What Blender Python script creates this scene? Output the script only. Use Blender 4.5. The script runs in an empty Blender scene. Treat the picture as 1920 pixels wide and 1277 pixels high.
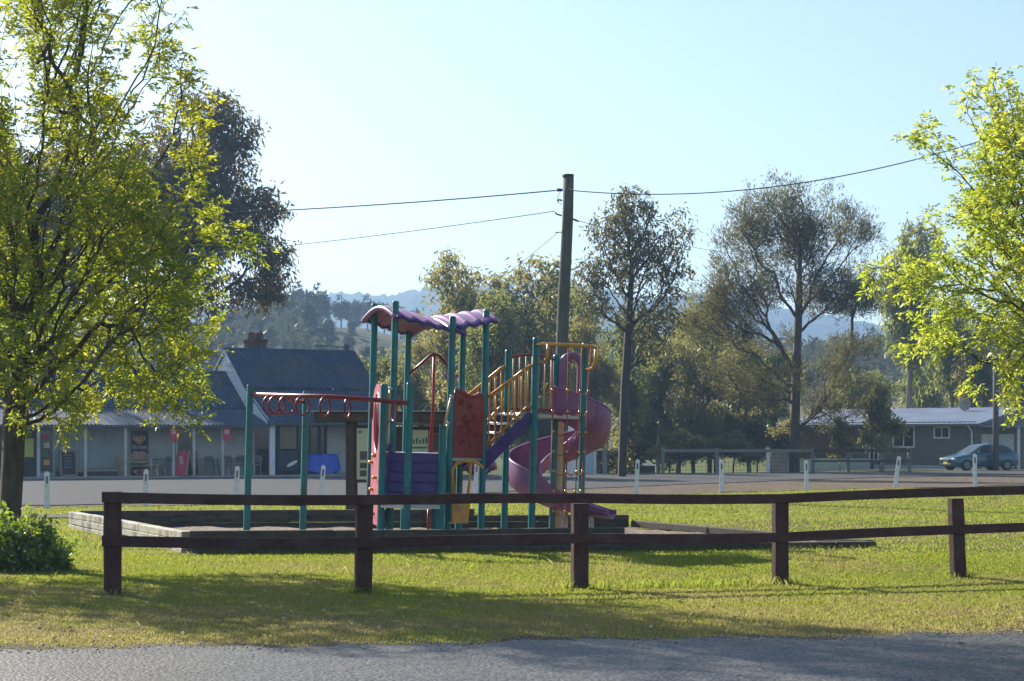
import bpy, bmesh, math, random
import numpy as np
from mathutils import Vector, Matrix
random.seed(7); rng = np.random.default_rng(11)
scene = bpy.context.scene
COL = scene.collection
R = math.radians
# ---------------------------------------------------------------- camera, sky, sun, exposure
F, HY, EYE = 3600.0, 828.0, 1.6            # focal length in photo pixels, horizon row, eye height
cam = bpy.data.cameras.new('camera'); camo = bpy.data.objects.new('camera', cam); COL.objects.link(camo)
cam.sensor_width = 36.0; cam.lens = F / 1920 * 36
cam.shift_y = (HY - 638.5) / 1920
cam.clip_start = 0.5; cam.clip_end = 9000
camo.location = (0, 0, EYE); camo.rotation_euler = (R(90), 0, 0)
scene.camera = camo
SUN_EL, SUN_AZ = R(30), R(-39)             # azimuth measured from +Y (view direction) towards +X
w = bpy.data.worlds.new('World'); scene.world = w; w.use_nodes = True
nt = w.node_tree; bg = nt.nodes['Background']
sky = nt.nodes.new('ShaderNodeTexSky'); sky.sky_type = 'NISHITA'; sky.sun_disc = False
sky.sun_elevation = SUN_EL; sky.sun_rotation = SUN_AZ
sky.air_density = 1.0; sky.dust_density = 0.75; sky.ozone_density = 1.6
nt.links.new(sky.outputs[0], bg.inputs[0]); bg.inputs[1].default_value = 0.088
sl = bpy.data.lights.new('sun', 'SUN'); slo = bpy.data.objects.new('sun', sl); COL.objects.link(slo)
sl.energy = 4.8; sl.angle = R(0.55); sl.color = (1.0, 0.93, 0.82)
sdir = Vector((math.sin(SUN_AZ) * math.cos(SUN_EL), math.cos(SUN_AZ) * math.cos(SUN_EL), math.sin(SUN_EL)))
slo.rotation_euler = sdir.to_track_quat('Z', 'Y').to_euler()
scene.view_settings.view_transform = 'Standard'; scene.view_settings.look = 'None'
scene.view_settings.gamma = 1.0; scene.view_settings.use_curve_mapping = False
scene.view_settings.exposure = 1.02
scene.render.engine = 'CYCLES'
scene.cycles.use_denoising = True
HAZE = 0.0005
scene.cycles.max_bounces = 7; scene.cycles.diffuse_bounces = 3; scene.cycles.transmission_bounces = 5
scene.cycles.glossy_bounces = 3; scene.cycles.volume_bounces = 0; scene.cycles.transparent_max_bounces = 8
scene.cycles.caustics_reflective = False; scene.cycles.caustics_refractive = False

def P(px, py, D):
    return Vector(((px - 960) / F * D, D, EYE + (HY - py) / F * D))
def PX(px, D): return (px - 960) / F * D
def PZ(py, D): return EYE + (HY - py) / F * D
def sig(t): return 1 / (1 + np.exp(-np.clip(t, -40, 40)))
def gz(x, y):
    x = np.asarray(x, float); y = np.asarray(y, float)
    z = -0.11 * np.exp(-((y - 22.5) / 4.0) ** 2) * sig((x + 1.5) / 1.5)
    z = z + 0.20 * np.exp(-((y - 58) / 10.0) ** 2) * sig((x - 6) / 3.0)
    z = z + 0.09 * np.exp(-((y - 37) / 3.0) ** 2) * sig((x - 0) / 2.0)
    z = z - 2.4 * np.exp(-(((x - 6.5) / 9) ** 2)) * sig((y - 112) / 3.0) * sig((150 - y) / 8.0)
    return z
def G(x, y): return float(gz(x, y))

# ---------------------------------------------------------------- materials
def newmat(name):
    m = bpy.data.materials.new(name); m.use_nodes = True
    return m, m.node_tree, m.node_tree.nodes['Principled BSDF']
def pmat(name, c1, c2=None, scale=4.0, rough=0.6, bump=0.0, bscale=40.0, metal=0.0, stretch=(1, 1, 1), spec=0.5, lo=0.35, hi=0.65, c3=None, s3=1.0):
    m, t, b = newmat(name)
    if c2 is None: c2 = tuple(0.8 * v for v in c1)
    tc = t.nodes.new('ShaderNodeTexCoord'); mp = t.nodes.new('ShaderNodeMapping')
    mp.inputs['Scale'].default_value = stretch
    t.links.new(tc.outputs['Object'], mp.inputs[0])
    n = t.nodes.new('ShaderNodeTexNoise'); n.inputs['Scale'].default_value = scale; n.inputs['Detail'].default_value = 6
    t.links.new(mp.outputs[0], n.inputs['Vector'])
    cr = t.nodes.new('ShaderNodeValToRGB')
    cr.color_ramp.elements[0].position = lo; cr.color_ramp.elements[1].position = hi
    cr.color_ramp.elements[0].color = (*c1, 1); cr.color_ramp.elements[1].color = (*c2, 1)
    t.links.new(n.outputs[0], cr.inputs[0]); out = cr.outputs[0]
    if c3 is not None:
        n3 = t.nodes.new('ShaderNodeTexNoise'); n3.inputs['Scale'].default_value = s3; n3.inputs['Detail'].default_value = 5
        t.links.new(tc.outputs['Object'], n3.inputs['Vector'])
        r3 = t.nodes.new('ShaderNodeMapRange'); r3.inputs[1].default_value = 0.48; r3.inputs[2].default_value = 0.66
        t.links.new(n3.outputs[0], r3.inputs[0])
        mx = t.nodes.new('ShaderNodeMix'); mx.data_type = 'RGBA'; mx.inputs['B'].default_value = (*c3, 1)
        t.links.new(r3.outputs[0], mx.inputs['Factor']); t.links.new(out, mx.inputs['A']); out = mx.outputs['Result']
    t.links.new(out, b.inputs['Base Color'])
    b.inputs['Roughness'].default_value = rough; b.inputs['Metallic'].default_value = metal
    b.inputs['Specular IOR Level'].default_value = spec
    if bump > 0:
        bn = t.nodes.new('ShaderNodeTexNoise'); bn.inputs['Scale'].default_value = bscale; bn.inputs['Detail'].default_value = 4
        t.links.new(mp.outputs[0], bn.inputs['Vector'])
        bp = t.nodes.new('ShaderNodeBump'); bp.inputs['Strength'].default_value = bump; bp.inputs['Distance'].default_value = 0.02
        t.links.new(bn.outputs[0], bp.inputs['Height']); t.links.new(bp.outputs[0], b.inputs['Normal'])
    return m
def leafmat(name, c1, c2, trans=0.5, tcol=None, gloss=0.06, rough=0.4, nscale=0.5):
    m, t, b = newmat(name); t.nodes.remove(b); out = t.nodes['Material Output']
    geo = t.nodes.new('ShaderNodeNewGeometry')
    tc = t.nodes.new('ShaderNodeTexCoord'); n = t.nodes.new('ShaderNodeTexNoise'); n.inputs['Scale'].default_value = nscale; n.inputs['Detail'].default_value = 3
    t.links.new(tc.outputs['Object'], n.inputs['Vector'])
    ad = t.nodes.new('ShaderNodeMath'); ad.operation = 'MULTIPLY_ADD'; ad.inputs[1].default_value = 0.45
    sc = t.nodes.new('ShaderNodeMath'); sc.operation = 'MULTIPLY_ADD'; sc.inputs[1].default_value = 1.5; sc.inputs[2].default_value = -0.45
    t.links.new(n.outputs[0], sc.inputs[0]); t.links.new(geo.outputs['Random Per Island'], ad.inputs[0]); t.links.new(sc.outputs[0], ad.inputs[2])
    cl = t.nodes.new('ShaderNodeClamp'); t.links.new(ad.outputs[0], cl.inputs[0])
    def mix(a, bb):
        mx = t.nodes.new('ShaderNodeMix'); mx.data_type = 'RGBA'
        mx.inputs['A'].default_value = (*a, 1); mx.inputs['B'].default_value = (*bb, 1)
        t.links.new(cl.outputs[0], mx.inputs['Factor']); return mx.outputs['Result']
    d = t.nodes.new('ShaderNodeBsdfDiffuse'); t.links.new(mix(c1, c2), d.inputs[0])
    tr = t.nodes.new('ShaderNodeBsdfTranslucent')
    tc1 = tcol or (tuple(v * 1.2 for v in c1), tuple(v * 1.2 for v in c2))
    t.links.new(mix(*tc1), tr.inputs[0])
    ms = t.nodes.new('ShaderNodeMixShader'); ms.inputs[0].default_value = trans
    t.links.new(d.outputs[0], ms.inputs[1]); t.links.new(tr.outputs[0], ms.inputs[2])
    g = t.nodes.new('ShaderNodeBsdfGlossy'); g.inputs['Roughness'].default_value = rough; g.inputs[0].default_value = (0.9, 0.9, 0.85, 1)
    m2 = t.nodes.new('ShaderNodeMixShader'); m2.inputs[0].default_value = gloss
    t.links.new(ms.outputs[0], m2.inputs[1]); t.links.new(g.outputs[0], m2.inputs[2])
    t.links.new(m2.outputs[0], out.inputs[0])
    return m
def glassmat(name, c=(0.02, 0.025, 0.03), rough=0.05):
    m, t, b = newmat(name); b.inputs['Base Color'].default_value = (*c, 1); b.inputs['Roughness'].default_value = rough
    b.inputs['Specular IOR Level'].default_value = 0.6
    return m
M = {}
M['teal'] = pmat('teal_paint', (0.006, 0.17, 0.185), (0.01, 0.2, 0.21), 3, 0.35, 0.05, 60, c3=(0.03, 0.115, 0.12), s3=3.5)
M['purple'] = pmat('purple_plastic', (0.06, 0.022, 0.17), (0.075, 0.03, 0.19), 3, 0.38, 0.03, 40, c3=(0.09, 0.045, 0.2), s3=4)
M['canopy'] = pmat('faded_purple_plastic', (0.30, 0.13, 0.27), (0.36, 0.17, 0.32), 3, 0.30, 0.03, 40, c3=(0.38, 0.2, 0.33), s3=5)
M['slide'] = pmat('slide_purple', (0.225, 0.075, 0.19), (0.26, 0.095, 0.215), 2, 0.4, 0.02, 30, c3=(0.33, 0.15, 0.27), s3=3)
M['pink'] = pmat('pink_plastic', (0.52, 0.11, 0.16), (0.56, 0.14, 0.19), 4, 0.4, 0.03, 40)
M['redpanel'] = pmat('brick_red_plastic', (0.27, 0.026, 0.022), (0.31, 0.042, 0.03), 5, 0.42, 0.1, 30, c3=(0.26, 0.06, 0.03), s3=3)
M['red'] = pmat('red_paint', (0.26, 0.02, 0.018), (0.22, 0.018, 0.018), 5, 0.35, 0.03, 50)
M['redbright'] = pmat('bright_red_paint', (0.5, 0.05, 0.025), (0.45, 0.04, 0.02), 5, 0.35)
M['yellow'] = pmat('yellow_paint', (0.74, 0.33, 0.02), (0.78, 0.37, 0.03), 5, 0.35, 0.03, 50, c3=(0.55, 0.22, 0.03), s3=6)
M['cream_tube'] = pmat('worn_tan_tube', (0.55, 0.36, 0.16), (0.6, 0.42, 0.22), 6, 0.4)
M['galv'] = pmat('galvanised', (0.42, 0.43, 0.43), (0.52, 0.53, 0.53), 20, 0.4, 0.05, 60, metal=0.7)
M['white'] = pmat('white_paint', (0.72, 0.73, 0.72), (0.8, 0.8, 0.78), 6, 0.5, 0.03, 30, c3=(0.6, 0.6, 0.56), s3=4)
M['guide'] = pmat('guide_post_white', (0.78, 0.79, 0.78), (0.84, 0.84, 0.82), 9, 0.45, c3=(0.66, 0.65, 0.6), s3=6)
M['reflector'] = pmat('grey_reflector', (0.08, 0.085, 0.09), (0.12, 0.12, 0.12), 9, 0.25)
M['rope'] = pmat('red_rope', (0.32, 0.06, 0.035), (0.4, 0.1, 0.05), 60, 0.8)
M['gold'] = pmat('gold_joint', (0.8, 0.42, 0.1), (0.75, 0.38, 0.08), 9, 0.22, metal=0.6)
M['bark_fence'] = pmat('stained_timber', (0.062, 0.019, 0.014), (0.085, 0.03, 0.02), 3, 0.75, 0.6, 18, stretch=(1.2, 6, 6), c3=(0.10, 0.05, 0.038), s3=2.5)
M['post_fence'] = pmat('stained_post_timber', (0.062, 0.019, 0.014), (0.09, 0.033, 0.022), 3, 0.75, 0.6, 18, stretch=(7, 7, 1.2), c3=(0.10, 0.05, 0.038), s3=3)
M['sleeper'] = pmat('weathered_sleeper_shaded', (0.06, 0.05, 0.036), (0.115, 0.098, 0.072), 3, 0.85, 0.8, 20, stretch=(1, 5, 5), c3=(0.10, 0.08, 0.055), s3=3)  # same timber as the left border, shade of the front face darkened into the colour
M['sleeper_sunlit'] = pmat('weathered_sleeper_sunlit', (0.46, 0.41, 0.30), (0.6, 0.55, 0.43), 3, 0.85, 0.8, 20, stretch=(4, 1.2, 5), c3=(0.17, 0.13, 0.085), s3=3)  # left border timber, sunlight painted in as a much paler colour
M['pole'] = pmat('grey_timber_pole', (0.085, 0.08, 0.06), (0.14, 0.13, 0.10), 3, 0.85, 0.7, 16, stretch=(6, 6, 0.6), c3=(0.09, 0.085, 0.06), s3=1.5)
M['wire'] = pmat('wire_grey', (0.03, 0.03, 0.03), (0.045, 0.045, 0.045), 9, 0.8, spec=.1)
M['black'] = pmat('black_fitting', (0.015, 0.015, 0.017), (0.025, 0.025, 0.027), 9, 0.5)
M['barktree'] = pmat('tree_bark', (0.075, 0.05, 0.032), (0.13, 0.095, 0.065), 6, 0.9, 1.0, 25, stretch=(3, 3, 0.6))
M['barkdark'] = pmat('dark_bark', (0.035, 0.025, 0.018), (0.06, 0.045, 0.034), 4, 0.9, 0.8, 14, stretch=(2, 2, 0.4))
M['barkpale'] = pmat('pale_gum_bark', (0.36, 0.31, 0.25), (0.2, 0.16, 0.12), 2, 0.8, 0.4, 8, stretch=(2, 2, 0.5))
M['ash'] = leafmat('ash_leaf', (0.04, 0.09, 0.012), (0.10, 0.13, 0.014), 0.66, ((0.20, 0.36, 0.018), (0.84, 0.76, 0.035)), 0.05, 0.35, .42)
M['ash2'] = leafmat('light_ash_leaf', (0.07, 0.12, 0.015), (0.11, 0.16, 0.02), 0.68, ((0.36, 0.52, 0.04), (0.75, 0.74, 0.07)), 0.05, 0.35)
M['gum'] = leafmat('gum_leaf', (0.046, 0.044, 0.017), (0.085, 0.066, 0.027), 0.45, ((0.17, 0.15, 0.035), (0.30, 0.21, 0.06)), 0.02, 0.4)
M['gum2'] = leafmat('mid_gum_leaf', (0.045, 0.055, 0.02), (0.085, 0.08, 0.03), 0.45, ((0.16, 0.18, 0.04), (0.30, 0.24, 0.07)), 0.04)
M['gumo'] = leafmat('olive_gum_leaf', (0.09, 0.10, 0.032), (0.16, 0.14, 0.05), 0.52, ((0.34, 0.34, 0.07), (0.52, 0.44, 0.13)), 0.04, 0.4)
M['gumg'] = leafmat('green_gum_leaf', (0.07, 0.095, 0.028), (0.13, 0.14, 0.04), 0.52, ((0.26, 0.33, 0.05), (0.48, 0.46, 0.1)), 0.04, 0.4)
M['pine'] = leafmat('pine_needle', (0.075, 0.075, 0.028), (0.12, 0.108, 0.045), 0.45, ((0.18, 0.19, 0.04), (0.28, 0.23, 0.07)), 0.03, 0.5)
M['shrub'] = leafmat('shrub_leaf', (0.055, 0.11, 0.022), (0.10, 0.17, 0.03), 0.58, ((0.24, 0.40, 0.03), (0.52, 0.60, 0.05)), 0.1, 0.3)
M['hillleaf'] = leafmat('hill_gum_leaf', (0.05, 0.062, 0.028), (0.085, 0.085, 0.04), 0.3, None, 0.03, 0.5)

# ---------------------------------------------------------------- mesh helpers
class MB:
    def __init__(s): s.v = []; s.f = []
    def add(s, vs, fs):
        o = len(s.v); s.v += [tuple(v) for v in vs]; s.f += [tuple(i + o for i in f) for f in fs]; return s
    def box(s, c, d, rot=None):
        c = Vector(c); hx, hy, hz = d[0] / 2, d[1] / 2, d[2] / 2
        vs = [Vector((x, y, z)) for x in (-hx, hx) for y in (-hy, hy) for z in (-hz, hz)]
        if rot is not None: vs = [rot @ v for v in vs]
        return s.add([v + c for v in vs], [(0, 1, 3, 2), (4, 6, 7, 5), (0, 4, 5, 1), (2, 3, 7, 6), (0, 2, 6, 4), (1, 5, 7, 3)])
    def cbox(s, c, d, b=0.01, rot=None):           # chamfered box
        c = Vector(c); h = [max(x / 2, 1e-4) for x in d]; b = min(b, min(h) * 0.6)
        bm = bmesh.new(); bmesh.ops.create_cube(bm, size=1)
        for v in bm.verts: v.co = Vector((v.co.x * 2 * h[0], v.co.y * 2 * h[1], v.co.z * 2 * h[2]))
        bmesh.ops.bevel(bm, geom=bm.edges[:], offset=b, segments=1, affect='EDGES')
        bm.verts.index_update()
        vs = [v.co.copy() for v in bm.verts]
        if rot is not None: vs = [rot @ v for v in vs]
        s.add([v + c for v in vs], [tuple(v.index for v in f.verts) for f in bm.faces]); bm.free(); return s
    def bar(s, a, b, w, h, bev=0.0):               # box from a to b
        a, b = Vector(a), Vector(b); d = b - a; L = d.length
        x = d.normalized(); up = Vector((0, 0, 1)) if abs(x.z) < 0.95 else Vector((0, 1, 0))
        y = up.cross(x).normalized(); z = x.cross(y)
        rot = Matrix((x, y, z)).transposed()
        return s.cbox((a + b) / 2, (L, w, h), bev, rot) if bev else s.box((a + b) / 2, (L, w, h), rot)
    def tube(s, pts, r, n=8, cap=True, closed=False):
        pts = [Vector(p) for p in pts]; m = len(pts)
        rs = r if isinstance(r, (list, tuple)) else [r] * m
        o = len(s.v); prev = None
        for i, p in enumerate(pts):
            if closed: t = (pts[(i + 1) % m] - pts[i - 1])
            else: t = pts[min(i + 1, m - 1)] - pts[max(i - 1, 0)]
            t = t.normalized() if t.length > 1e-9 else Vector((0, 0, 1))
            if prev is None: prev = t.orthogonal().normalized()
            u = (prev - t * prev.dot(t)); u = u.normalized() if u.length > 1e-6 else t.orthogonal().normalized(); prev = u
            vv = t.cross(u)
            for k in range(n):
                a = 2 * math.pi * k / n; s.v.append(tuple(p + (u * math.cos(a) + vv * math.sin(a)) * rs[i]))
        for i in range(m if closed else m - 1):
            j = (i + 1) % m
            for k in range(n):
                k2 = (k + 1) % n; s.f.append((o + i * n + k, o + i * n + k2, o + j * n + k2, o + j * n + k))
        if cap and not closed:
            s.f.append(tuple(o + k for k in range(n))[::-1]); s.f.append(tuple(o + (m - 1) * n + k for k in range(n)))
        return s
    def prism(s, poly, a, b, f):                   # poly 2D pts, extruded between parameters a,b ; f(p2, t)->3D
        n = len(poly); o = len(s.v)
        s.v += [tuple(f(p, a)) for p in poly] + [tuple(f(p, b)) for p in poly]
        s.f.append(tuple(o + i for i in range(n))[::-1]); s.f.append(tuple(o + n + i for i in range(n)))
        for i in range(n):
            j = (i + 1) % n; s.f.append((o + i, o + j, o + n + j, o + n + i))
        return s
    def grid(s, rows):
        o = len(s.v); m, n = len(rows), len(rows[0])
        for r in rows: s.v += [tuple(p) for p in r]
        for i in range(m - 1):
            for j in range(n - 1): s.f.append((o + i * n + j, o + i * n + j + 1, o + (i + 1) * n + j + 1, o + (i + 1) * n + j))
        return s
    def ball(s, c, r, n=8, m=6, sc=(1, 1, 1)):
        c = Vector(c); rows = []
        for i in range(m + 1):
            th = math.pi * i / m
            rows.append([c + Vector((r * sc[0] * math.sin(th) * math.cos(2 * math.pi * k / n), r * sc[1] * math.sin(th) * math.sin(2 * math.pi * k / n), r * sc[2] * math.cos(th))) for k in range(n + 1)])
        return s.grid(rows)
    def build(s, name, mat, parent=None, smooth=False, world=True):
        off = Vector((0, 0, 0)); p = parent
        while p is not None and world: off += p.location; p = p.parent
        me = bpy.data.meshes.new(name)
        me.from_pydata([(v[0] - off.x, v[1] - off.y, v[2] - off.z) for v in s.v], [], s.f)
        me.materials.append(M[mat] if isinstance(mat, str) else mat)
        if smooth: me.polygons.foreach_set('use_smooth', [True] * len(me.polygons))
        me.update()
        o = bpy.data.objects.new(name, me); COL.objects.link(o); o.parent = parent
        return o
def npmesh(name, V, Fq, mat, parent=None, smooth=False):
    me = bpy.data.meshes.new(name); V = np.ascontiguousarray(V, np.float32); Fq = np.ascontiguousarray(Fq, np.int32)
    k = Fq.shape[1]; n = len(Fq)
    me.vertices.add(len(V)); me.vertices.foreach_set('co', V.ravel())
    me.loops.add(n * k); me.loops.foreach_set('vertex_index', Fq.ravel())
    me.polygons.add(n); me.polygons.foreach_set('loop_start', np.arange(0, n * k, k, dtype=np.int32))
    try: me.polygons.foreach_set('loop_total', np.full(n, k, np.int32))
    except Exception: pass
    if smooth: me.polygons.foreach_set('use_smooth', np.ones(n, bool))
    me.materials.append(M[mat] if isinstance(mat, str) else mat)
    me.update(calc_edges=True); me.validate()
    o = bpy.data.objects.new(name, me); COL.objects.link(o); o.parent = parent
    return o
def tag(o, label=None, cat=None, group=None, kind=None):
    if label: o['label'] = label
    if cat: o['category'] = cat
    if group: o['group'] = group
    if kind: o['kind'] = kind
    return o
def thing(name, label, cat, loc=(0, 0, 0), group=None, rz=0.0):
    o = bpy.data.objects.new(name, None); COL.objects.link(o); o.location = loc; o.rotation_euler = (0, 0, rz)
    o.empty_display_size = 0.2
    return tag(o, label, cat, group)
def copy_tree(o, parent=None):
    c = o.copy(); COL.objects.link(c); c.parent = parent
    for ch in list(o.children): copy_tree(ch, c)
    return c

# ---------------------------------------------------------------- ground, roads, hills
def noise2(x, y, seed=0):
    r = np.random.default_rng(seed); out = 0
    for i in range(6):
        a = r.uniform(0, 6.28); f = 2 ** i * 1.0
        out = out + np.sin((x * math.cos(a) + y * math.sin(a)) * f + r.uniform(0, 6.28)) * np.cos((y * math.cos(a + 1) - x * math.sin(a + 1)) * f * 0.8 + r.uniform(0, 6.28)) / (i + 1.3)
    return out
def coords(lo, hi, step, far):
    a = list(np.arange(lo, hi + 1e-6, step)); d = step; x = hi
    while x < far: d *= 1.5; x += d; a.append(x)
    d = step; x = lo
    while x > -far: d *= 1.5; x -= d; a.insert(0, x)
    return np.array(a)
xs = coords(-34, 40, 0.5, 5000); ys = coords(-4, 150, 0.5, 5000)
XX, YY = np.meshgrid(xs, ys)
ZZ = gz(XX, YY)
V = np.stack([XX, YY, ZZ], -1).reshape(-1, 3); nx, ny = len(xs), len(ys)
ii = (np.arange(ny - 1)[:, None] * nx + np.arange(nx - 1)[None, :]).ravel()
Fq = np.stack([ii, ii + 1, ii + nx + 1, ii + nx], -1)
# lawn colour shared by the ground sheet and the blades: green with drier patches, drier towards the near road
def lawn_nodes(t, vec):
    n1 = t.nodes.new('ShaderNodeTexNoise'); n1.inputs['Scale'].default_value = 0.55; n1.inputs['Detail'].default_value = 5
    n2 = t.nodes.new('ShaderNodeTexNoise'); n2.inputs['Scale'].default_value = 4.5; n2.inputs['Detail'].default_value = 4
    t.links.new(vec, n1.inputs['Vector']); t.links.new(vec, n2.inputs['Vector'])
    sp = t.nodes.new('ShaderNodeSeparateXYZ'); t.links.new(vec, sp.inputs[0])
    mr = t.nodes.new('ShaderNodeMapRange'); mr.inputs[1].default_value = 22.5; mr.inputs[2].default_value = 16.5; mr.inputs[3].default_value = 0.0; mr.inputs[4].default_value = 0.26
    t.links.new(sp.outputs[1], mr.inputs[0])
    a = t.nodes.new('ShaderNodeMath'); a.operation = 'ADD'; t.links.new(n1.outputs[0], a.inputs[0]); t.links.new(mr.outputs[0], a.inputs[1])
    b = t.nodes.new('ShaderNodeMath'); b.operation = 'MULTIPLY_ADD'; b.inputs[1].default_value = 0.6; t.links.new(n2.outputs[0], b.inputs[0]); t.links.new(a.outputs[0], b.inputs[2])
    r = t.nodes.new('ShaderNodeMapRange'); r.inputs[1].default_value = 0.70; r.inputs[2].default_value = 1.12
    t.links.new(b.outputs[0], r.inputs[0]); return r.outputs[0]
def mixc(t, fac, a, b):
    mx = t.nodes.new('ShaderNodeMix'); mx.data_type = 'RGBA'; mx.inputs['A'].default_value = (*a, 1); mx.inputs['B'].default_value = (*b, 1)
    t.links.new(fac, mx.inputs['Factor']); return mx.outputs['Result']
m, t, b = newmat('lawn_soil'); tc = t.nodes.new('ShaderNodeTexCoord')
t.links.new(mixc(t, lawn_nodes(t, tc.outputs['Object']), (0.10, 0.125, 0.02), (0.19, 0.155, 0.07)), b.inputs['Base Color'])
b.inputs['Roughness'].default_value = 0.95; b.inputs['Specular IOR Level'].default_value = 0.1
bn = t.nodes.new('ShaderNodeTexNoise'); bn.inputs['Scale'].default_value = 14; bn.inputs['Detail'].default_value = 6; t.links.new(tc.outputs['Object'], bn.inputs['Vector'])
bp = t.nodes.new('ShaderNodeBump'); bp.inputs['Strength'].default_value = 1.0; bp.inputs['Distance'].default_value = 0.08; t.links.new(bn.outputs[0], bp.inputs['Height']); t.links.new(bp.outputs[0], b.inputs['Normal'])
M['lawn'] = m
m, t, b = newmat('grass_blade'); t.nodes.remove(b); tc = t.nodes.new('ShaderNodeTexCoord'); geo = t.nodes.new('ShaderNodeNewGeometry')
f0 = lawn_nodes(t, tc.outputs['Object'])
ad = t.nodes.new('ShaderNodeMath'); ad.operation = 'MULTIPLY_ADD'; ad.inputs[1].default_value = 0.55; t.links.new(geo.outputs['Random Per Island'], ad.inputs[0]); 
sb = t.nodes.new('ShaderNodeMath'); sb.operation = 'SUBTRACT'; sb.inputs[1].default_value = 0.27; t.links.new(f0, sb.inputs[0]); t.links.new(sb.outputs[0], ad.inputs[2])
cl = t.nodes.new('ShaderNodeClamp'); t.links.new(ad.outputs[0], cl.inputs[0])
d = t.nodes.new('ShaderNodeBsdfDiffuse'); t.links.new(mixc(t, cl.outputs[0], (0.13, 0.175, 0.026), (0.27, 0.22, 0.10)), d.inputs[0])
tr = t.nodes.new('ShaderNodeBsdfTranslucent'); t.links.new(mixc(t, cl.outputs[0], (0.44, 0.50, 0.06), (0.52, 0.43, 0.17)), tr.inputs[0])
ms = t.nodes.new('ShaderNodeMixShader'); ms.inputs[0].default_value = 0.5; t.links.new(d.outputs[0], ms.inputs[1]); t.links.new(tr.outputs[0], ms.inputs[2])
t.links.new(ms.outputs[0], t.nodes['Material Output'].inputs[0]); M['blade'] = m
def asphalt(name, c1, c2, sc=40.0, rough=0.6, big=0.7, spec=.45):
    m, t, b = newmat(name); tc = t.nodes.new('ShaderNodeTexCoord')
    v = t.nodes.new('ShaderNodeTexVoronoi'); v.inputs['Scale'].default_value = sc; t.links.new(tc.outputs['Object'], v.inputs['Vector'])
    n = t.nodes.new('ShaderNodeTexNoise'); n.inputs['Scale'].default_value = big; n.inputs['Detail'].default_value = 6; t.links.new(tc.outputs['Object'], n.inputs['Vector'])
    sp = t.nodes.new('ShaderNodeSeparateColor'); t.links.new(v.outputs['Color'], sp.inputs[0])
    ad = t.nodes.new('ShaderNodeMath'); ad.operation = 'MULTIPLY_ADD'; ad.inputs[1].default_value = 0.7; t.links.new(n.outputs[0], ad.inputs[0])
    sm = t.nodes.new('ShaderNodeMath'); sm.operation = 'MULTIPLY_ADD'; sm.inputs[1].default_value = 1.1; sm.inputs[2].default_value = -0.5
    t.links.new(sp.outputs[0], sm.inputs[0]); t.links.new(sm.outputs[0], ad.inputs[2])
    cl = t.nodes.new('ShaderNodeClamp'); t.links.new(ad.outputs[0], cl.inputs[0])
    t.links.new(mixc(t, cl.outputs[0], c1, c2), b.inputs['Base Color']); b.inputs['Roughness'].default_value = rough; b.inputs['Specular IOR Level'].default_value = spec
    bp = t.nodes.new('ShaderNodeBump'); bp.inputs['Strength'].default_value = 0.8; bp.inputs['Distance'].default_value = 0.008
    t.links.new(v.outputs['Distance'], bp.inputs['Height']); bp.invert = True; t.links.new(bp.outputs[0], b.inputs['Normal'])
    return m
M['asphalt'] = asphalt('near_asphalt', (0.012, 0.0115, 0.011), (0.12, 0.116, 0.108))
M['asphalt_far'] = asphalt('far_asphalt', (0.055, 0.055, 0.054), (0.125, 0.123, 0.12), 30, 0.9, .7, .12)
M['gravel'] = asphalt('gravel_verge', (0.10, 0.075, 0.052), (0.22, 0.175, 0.125), 9, 0.95, 0.4, .05)
M['apron'] = asphalt('shop_apron', (0.10, 0.092, 0.08), (0.19, 0.175, 0.15), 14, 0.95, 0.5, .08)
M['shoulder'] = asphalt('dirt_shoulder', (0.07, 0.058, 0.042), (0.17, 0.14, 0.10), 30, 0.95, 1.5, .05)
M['tar'] = pmat('tar_crack', (.012, .012, .012), (.02, .02, .02), 5, .8)
M['chips'] = asphalt('bark_chips', (0.10, 0.065, 0.04), (0.30, 0.22, 0.15), 22, 0.9, 0.8)
tag(npmesh('ground', V, Fq, 'lawn', None, True), kind='structure')
def road_edge(x):                                   # far edge of the near road (grass begins), ragged
    return 15.3 + 0.17 * np.clip(x, -9, 9) + 0.10 * np.sin(x * 1.7 + 0.5) + 0.09 * np.sin(x * 4.3) + 0.06 * np.sin(x * 9.1 + 1) + 0.035 * np.sin(x * 23) + 0.03 * np.sin(x * 41 + 2)
def ribbon(name, xv, lo, hi, n, mat, dz):
    rows = []
    for k in range(n + 1):
        f = k / n; rows.append([(x, lo(x) + (hi(x) - lo(x)) * f, G(x, lo(x) + (hi(x) - lo(x)) * f) + dz) for x in xv])
    return tag(MB().grid(rows).build(name, mat, None, True), kind='structure')
ribbon('road', np.arange(-60, 60.01, 0.12), lambda x: 4.0, lambda x: float(road_edge(x)), 14, 'asphalt', 0.006)
ribbon('road_shoulder', np.arange(-60, 60.01, 0.12), lambda x: float(road_edge(x)) - .15, lambda x: float(road_edge(x)) + .22 + .14 * math.sin(x * 3.1 + 1) + .09 * math.sin(x * 7.7) + .05 * math.sin(x * 17), 4, 'shoulder', 0.003)
def poly(pts):
    a = np.array(pts, float); return lambda x: float(np.interp(x, a[:, 0], a[:, 1]))
near_e = poly([(-60, 38), (-30, 42), (-11, 47.5), (-3, 55), (4, 65), (12, 79), (22, 90), (40, 103), (80, 130)])
far_e = poly([(-60, 66), (-22, 75), (-12, 78.5), (-4, 83), (4, 91), (14, 99.5), (26, 105), (45, 118), (80, 145)])
verge_e = poly([(-60, 36), (-30, 40), (-11, 46.4), (-3, 50), (1.5, 53), (5, 55.5), (9, 57.5), (14, 59), (18, 67), (22, 80), (40, 98), (80, 125)])
apron_e = poly([(-60, 78), (-24, 84), (-12, 88), (-2, 93), (3, 96), (14, 101), (80, 146)])
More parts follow.
